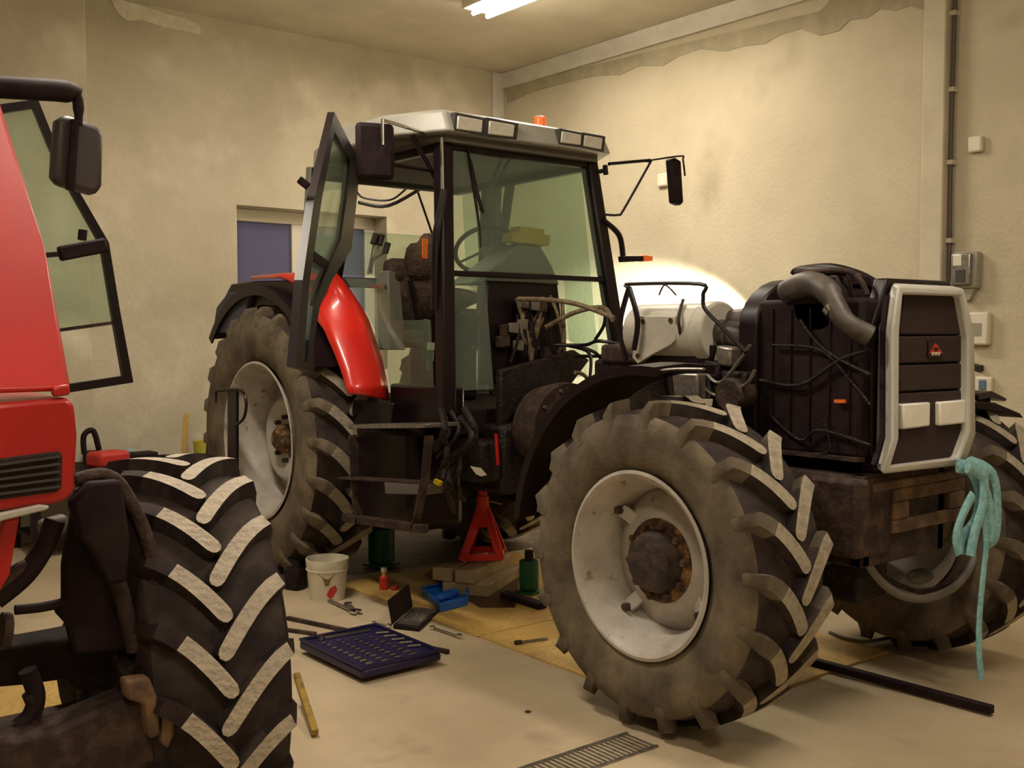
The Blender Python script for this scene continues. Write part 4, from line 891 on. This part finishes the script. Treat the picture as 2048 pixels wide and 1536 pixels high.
# bucket
b0 = at(655, 1196, 'z', 0)
bk = thing('plastic_bucket', tuple(b0), 'white plastic bucket with red print and brown stains beside the rear wheel', 'bucket')
MB().lathe([(0.001, .001), (0.001, .098), (.19, .116), (.245, .122), (.245, .128), (.235, .128), (.19, .124), (.185, .122), (-.0, .104), (-.0, .001)], c=b0, axis='z', n=40).build('body', M_white, bk)
MB().lathe([(.18, .120), (.18, .128), (.186, .128), (.186, .120)], c=b0, axis='z', n=40, close=True).build('rim_band', M_white, bk)
tocam = (Vector((0, 0, 0))-b0); tocam.z = 0; tocam.normalize(); ta = math.atan2(tocam.y, tocam.x)
def patch(c, r0, r1, pts, m, name, parent):
    m_ = MB(); vs = [Vector((c.x+(r0+(r1-r0)*z/.19+.0015)*math.cos(a), c.y+(r0+(r1-r0)*z/.19+.0015)*math.sin(a), z+c.z)) for a, z in pts]
    o = [v+Vector((tocam.x*.001, tocam.y*.001, 0)) for v in vs]
    return MB().prism(vs, None, cap2=o).build(name, m, parent, smooth=False)
patch(b0, .104, .122, [(ta-.05, .045), (ta+.14, .02), (ta+.30, .028), (ta+.55, .07), (ta+.42, .10), (ta+.12, .085)], M_redp, 'red_print', bk)
patch(b0, .104, .122, [(ta-.45, .17), (ta+.40, .172), (ta+.18, .14), (ta+.06, .10), (ta-.12, .10), (ta-.22, .145)], M_brnp, 'stain', bk)

# blue socket case
CZ = .024; A_ = [at(*p, 'z', .05+CZ) for p in ((598, 1278), (728, 1238), (838, 1298), (724, 1338))]
cc = (A_[0]+A_[2])/2; ex = (A_[1]-A_[0]); ey = (A_[3]-A_[0]); ey.z = ex.z = 0
sc = thing('socket_case', (cc.x, cc.y, CZ), 'open navy blue socket set case lying on the concrete', 'toolbox')
o0_ = A_[0]; o0_ = Vector((o0_.x, o0_.y, 0))
# make it rectangular: u along front-left edge, v across
u = ey.normalized(); v = Vector((-u.y, u.x, 0)); 
if v.dot(ex) < 0: v = -v
lu = ey.length; lv_ = abs(ex.dot(v))
def cp(a, b, z): return o0_+u*(a*lu)+v*(b*lv_)+Vector((0, 0, z+CZ))
MB().prism([cp(0, 0, .0), cp(1, 0, 0), cp(1, 1, 0), cp(0, 1, 0)], (0, 0, .042)).build('tray', M_navy, sc, bev=.012)
MB().ring([cp(0, 0, .042), cp(1, 0, .042), cp(1, 1, .042), cp(0, 1, .042)], [cp(.04, .04, .042), cp(.96, .04, .042), cp(.96, .96, .042), cp(.04, .96, .042)], (0, 0, .012)).build('tray_rim', M_navy, sc)
for r_, (bb, n, ln, rad_) in enumerate(((.14, 9, .035, .011), (.32, 10, .03, .009), (.50, 10, .03, .008), (.68, 9, .03, .008))):
    for i in range(n):
        p = cp(.22+.70*i/(n-1)+(0.01 if r_ % 2 else 0), bb, .048); k = .55+.6*i/n
        MB().cyl(p-v*ln*.5*k, p+v*ln*.5*k, rad_*k, n=10).build('socket', M_chrome, sc)
MB().tube([cp(.10, .25, .05), cp(.14, .8, .052)], .009).cyl(cp(.10, .2, .045), cp(.10, .2, .065), .02, n=16).build('ratchet', M_chrome, sc)
for i in range(5):
    MB().tube([cp(.25+.12*i, .80, .05), cp(.30+.12*i, .93, .052)], .006).build('extension', M_chrome, sc)

# small black open case
bc = at(822, 1240, 'z', 0)
cs = thing('drill_bit_case', (bc.x, bc.y, 0), 'small black case standing open on the floor with bright bits inside', 'toolbox')
q0, q1, q2, q3 = [at(*p, 'z', .0) for p in ((786, 1258), (838, 1264), (878, 1228), (826, 1222))]
MB().prism([q0, q1, q2, q3], (0, 0, .025)).build('base', M_blkm, cs, bev=.004)
ins = [q.lerp((q0+q2)/2, .12)+Vector((0, 0, .025)) for q in (q0, q1, q2, q3)]
MB().prism(ins, (0, 0, .003)).build('insert', M_steel, cs)
hd0, hd1 = q0+Vector((0, 0, .025)), q3+Vector((0, 0, .025))
up_ = Vector((-.02, .01, .135))
MB().prism([hd0, hd1, hd1+up_, hd0+up_], (-.012, -.004, 0)).build('lid', M_blkm, cs, bev=.004)
for i in range(6):
    a_ = ins[0].lerp(ins[1], .15+.14*i); b_3 = ins[3].lerp(ins[2], .15+.14*i)
    MB().tube([a_.lerp(b_3, .25)+Vector((0, 0, .006)), a_.lerp(b_3, .8)+Vector((0, 0, .006))], .004).build('drill_bit', M_chrome, cs)

# blue tray
bt_ = thing('blue_tray', tuple(at(890, 1205, 'z', .011)), 'crumpled bright blue plastic tray on the plywood', 'tray')
pts = [(845, 1190), (880, 1182), (898, 1178), (935, 1185), (935, 1210), (905, 1218), (880, 1224), (868, 1212)]
b1 = [at(*p, 'z', .013) for p in pts]; ctr = sum(b1, Vector())/8
t1 = [ctr+(p-ctr)*1.06+Vector((0, 0, .045)) for p in b1]
MB().ring(t1, [ctr+(p-ctr)*.93+Vector((0, 0, .045)) for p in b1], (0, 0, .004)).build('rim', M_blue, bt_)
mt = MB(); n8 = 8; mt.add(b1+t1, [tuple(range(8))]+[(i, (i+1) % 8, 8+(i+1) % 8, 8+i) for i in range(8)]); ob = mt.build('tray_body', M_blue, bt_, smooth=False)
sd = ob.modifiers.new('s', 'SOLIDIFY'); sd.thickness = .004
for i in range(3):
    p = ctr+Vector((-.06+.06*i, .02*i-.02, .028)); MB().ell(p, .04, .04, .025, n=10, m=6, jit=.15).build('lump', M_blue, bt_)

# wrenches, bars, bottle
def wrench(name, a, b, r, lab):
    a = at(*a, 'z', .012); b = at(*b, 'z', .012); d_ = (b-a).normalized()
    t = thing(name, (a.x, a.y, 0), lab, 'wrench')
    MB().bar(a, b, r*1.6, .010).build('shaft', M_steel, t, bev=.002)
    MB().lathe([(.0, r*.9), (.0, r*1.9), (.014, r*1.9), (.014, r*.9)], c=(a.x, a.y, .006), axis='z', n=20, close=True).build('ring_end', M_chrome, t)
    s_ = Vector((-d_.y, d_.x, 0)); q = b
    MB().prism([q-s_*r*1.2, q-s_*r*2+d_*r*1.6, q-s_*r*1.5+d_*r*4, q-s_*r*.7+d_*r*4, q-s_*r*.7+d_*r*2, q+s_*r*.7+d_*r*2, q+s_*r*.7+d_*r*4, q+s_*r*1.5+d_*r*4, q+s_*r*2+d_*r*1.6, q+s_*r*1.2], (0, 0, .012)).build('open_end', M_chrome, t, smooth=False)
    return t
wrench('wrench', (652, 1197), (705, 1222), .016, 'large bright combination wrench on the floor below the white bucket')
wrench('wrench', (696, 1208), (712, 1222), .013, 'short spanner crossing the big wrench below the bucket')
wrench('wrench', (865, 1255), (915, 1272), .007, 'slim spanner lying beside the open black case')
wrench('wrench', (748, 1246), (775, 1252), .006, 'small spanner between the navy case and the black case')
t = thing('ratchet_handle', tuple(at(1035, 1285, 'z', .01)), 'thin extension bar lying on the plywood next to the front tyre', 'tool')
MB().tube([at(1035, 1285, 'z', .02), at(1095, 1277, 'z', .02)], .007).build('shaft', M_steel, t)
MB().cyl(at(1030, 1286, 'z', .02), at(1042, 1284, 'z', .02), .012).build('head', M_frame, t)
for a, b, r_, lab in (((575, 1236), (897, 1304), .011, 'dark steel bar passing behind the navy socket case'), ((560, 1258), (632, 1268), .010, 'thinner brown bar behind the navy socket case')):
    tag(MB().bar(at(*a, 'z', r_), at(*b, 'z', r_), r_*2, r_*2).build('steel_bar', M_frame if r_ < .012 else M_blkm, bev=.003), lab, 'bar')
tag(MB().bar(at(1560, 1305, 'z', .028), at(1985, 1420, 'z', .028), .04, .035).build('steel_bar', M_blkm, bev=.004), 'long black square steel bar on the floor right of the front tyre', 'bar')
tag(MB().bar(at(593, 1350, 'z', .13), at(630, 1466, 'z', .02), .028, .028).build('yellow_bar', M_olive, bev=.004), 'yellow and black painted bar leaning behind the left foreground tyre', 'bar')
tag(MB().bar(at(1008, 1188, 'z', .03), at(1085, 1212, 'z', .03), .07, .035).build('dark_bar', M_blkm, bev=.006), 'black flat bar on the plywood touching the big front tyre', 'bar')
px_t = MB().tube([at(*p, 'z', .018) for p in ((1660, 1265), (1695, 1278), (1740, 1283), (1800, 1270))], .010)
tag(px_t.build('floor_cable', M_hose), 'grey hose trailing on the floor between the front wheels', 'hose')
bo_ = at(768, 1178, 'z', .011)
t = thing('spray_bottle', tuple(bo_), 'small red bottle with a white and yellow top on the plywood edge', 'bottle')
MB().lathe([(0, .001), (0, .028), (.075, .028), (.09, .014), (.09, .001)], c=bo_, axis='z', n=20).build('body', M_redp, t)
MB().cyl(bo_+Vector((0, 0, .088)), bo_+Vector((0, 0, .11)), .014).build('collar', M_yellow, t)
MB().cyl(bo_+Vector((0, 0, .11)), bo_+Vector((0, 0, .135)), .018).build('cap', M_pvc, t)
tag(MB().obox(bo_+Vector((.05, -.05, .012)), .07, .03, .02, rz=.6).build('clamp', M_redm, bev=.004), 'tiny red clamp next to the red bottle', 'clamp')
# green jacks
def green(px, zt, r_, lab):
    p = at(*px, 'z', .011); t = thing('bottle_jack', tuple(p), lab, 'jack')
    MB().obox(p+Vector((0, 0, .008)), r_*2.05, r_*2.05, .016, rz=.3).build('base', M_green, t, bev=.004)
    MB().cyl(p+Vector((0, 0, .024)), p+Vector((0, 0, zt)), r_).build('body', M_green, t, bev=.006)
    MB().cyl(p+Vector((0, 0, zt)), p+Vector((0, 0, zt+.06)), r_*.45).build('ram', M_blkm, t)
green((763, 1130), .26, .09, 'dark green bottle jack under the cab behind the white bucket')
green((1058, 1185), .20, .06, 'green bottle jack beside the timber blocks and front tyre')
tag(MB().lathe([(0, .001), (0, .015), (.004, .012), (.004, .001)], c=at(1056, 1424, 'z', 0), axis='z', n=10).build('floor_debris', M_frame), 'small dark crumb lying alone on the bare concrete foreground', 'debris')
pt = at(590, 1178, 'z', 0)
tag(MB().obox(pt+Vector((0, 0, .07)), .10, .12, .14, rz=.4).build('wheel_chock', M_blkm, bev=.02), 'black wheel chock between the bucket and the left foreground tyre', 'chock')

# bench with clutter along the back wall
BZ = .60
bn = thing('workbench', (2.9, 8.1, 0), 'low dark workbench along the back wall, piled with clutter', 'bench')
MB().box(1.9, 3.95, 7.75, 8.42, BZ-.05, BZ).build('bench_top', M_blkm, bn, bev=.005)
for x in (1.95, 3.9):
    for y in (7.8, 8.38): MB().box(x-.03, x+.03, y-.03, y+.03, 0, BZ-.05).build('leg', M_blkm, bn)
MB().box(1.95, 3.9, 7.8, 8.35, .12, .15).build('shelf', M_blkm, bn)
def bp_(px, y=8.15): p = at(px, 900, 'y', y); return Vector((p.x, p.y, BZ))
p = bp_(216, 7.95); tag(MB().obox(p+Vector((0, 0, .06)), .26, .2, .12, rz=.3).build('red_rag', M_redp, bev=.03), 'crumpled red rag on the bench by the left pilaster', 'rag')
p = bp_(182, 8.22); t = thing('hand_pump', tuple(p), 'dark upright gadget with a loop handle at the left end of the bench', 'tool')
MB().box(p.x-.05, p.x+.05, p.y-.05, p.y+.05, BZ, BZ+.10).build('base', M_blkm, t, bev=.01); MB().tube([p+Vector((-.05, 0, .08)), p+Vector((-.05, 0, .22)), p+Vector((.02, 0, .25)), p+Vector((.06, 0, .1))], .022).build('handle', M_blkm, t)
p = bp_(400); t = tag(MB().lathe([(0, .001), (0, .045), (.13, .055), (.13, .045), (.01, .04), (.01, .001)], c=p, axis='z', n=20).build('yellow_cup', M_cup), 'yellow cup standing on the bench near the rear tyre', 'cup')
p = bp_(378); tag(MB().bar(p+Vector((-.02, .06, 0)), p+Vector((.03, .12, .34)), .045, .02).build('wooden_slat', M_ply), 'pale wooden slat leaning against the back wall on the bench', 'wood')
p = bp_(430); t = thing('glass_jar', tuple(p), 'clear jar with a brown lower half beside the yellow cup', 'jar')
MB().cyl(p, p+Vector((0, 0, .10)), .07).build('contents', M_frame, t); MB().lathe([(.10, .07), (.17, .07), (.17, .066), (.10, .066)], c=p, axis='z', n=24, close=True).build('rim', M_hose, t)
p = bp_(272, 8.25); tag(MB().obox(p+Vector((0, 0, .03)), .30, .15, .06, rz=.1).build('tool_tray', M_blkm, bev=.01), 'flat black tool tray lying in the middle of the bench', 'tray')
p = bp_(262, 8.2); tag(MB().obox(p+Vector((0, .05, .075)), .08, .05, .03, rz=.2).build('blue_sponge', mat('paleblue', (.25, .38, .42), .8), bev=.01), 'small pale blue sponge on top of the black tool tray', 'sponge')
p = bp_(345, 8.0); tag(MB().obox(p+Vector((0, 0, .02)), .24, .16, .04, rz=-.2).build('metal_plate', M_dark, bev=.005), 'flat dark metal plate on the bench left of the leaning slat', 'plate')
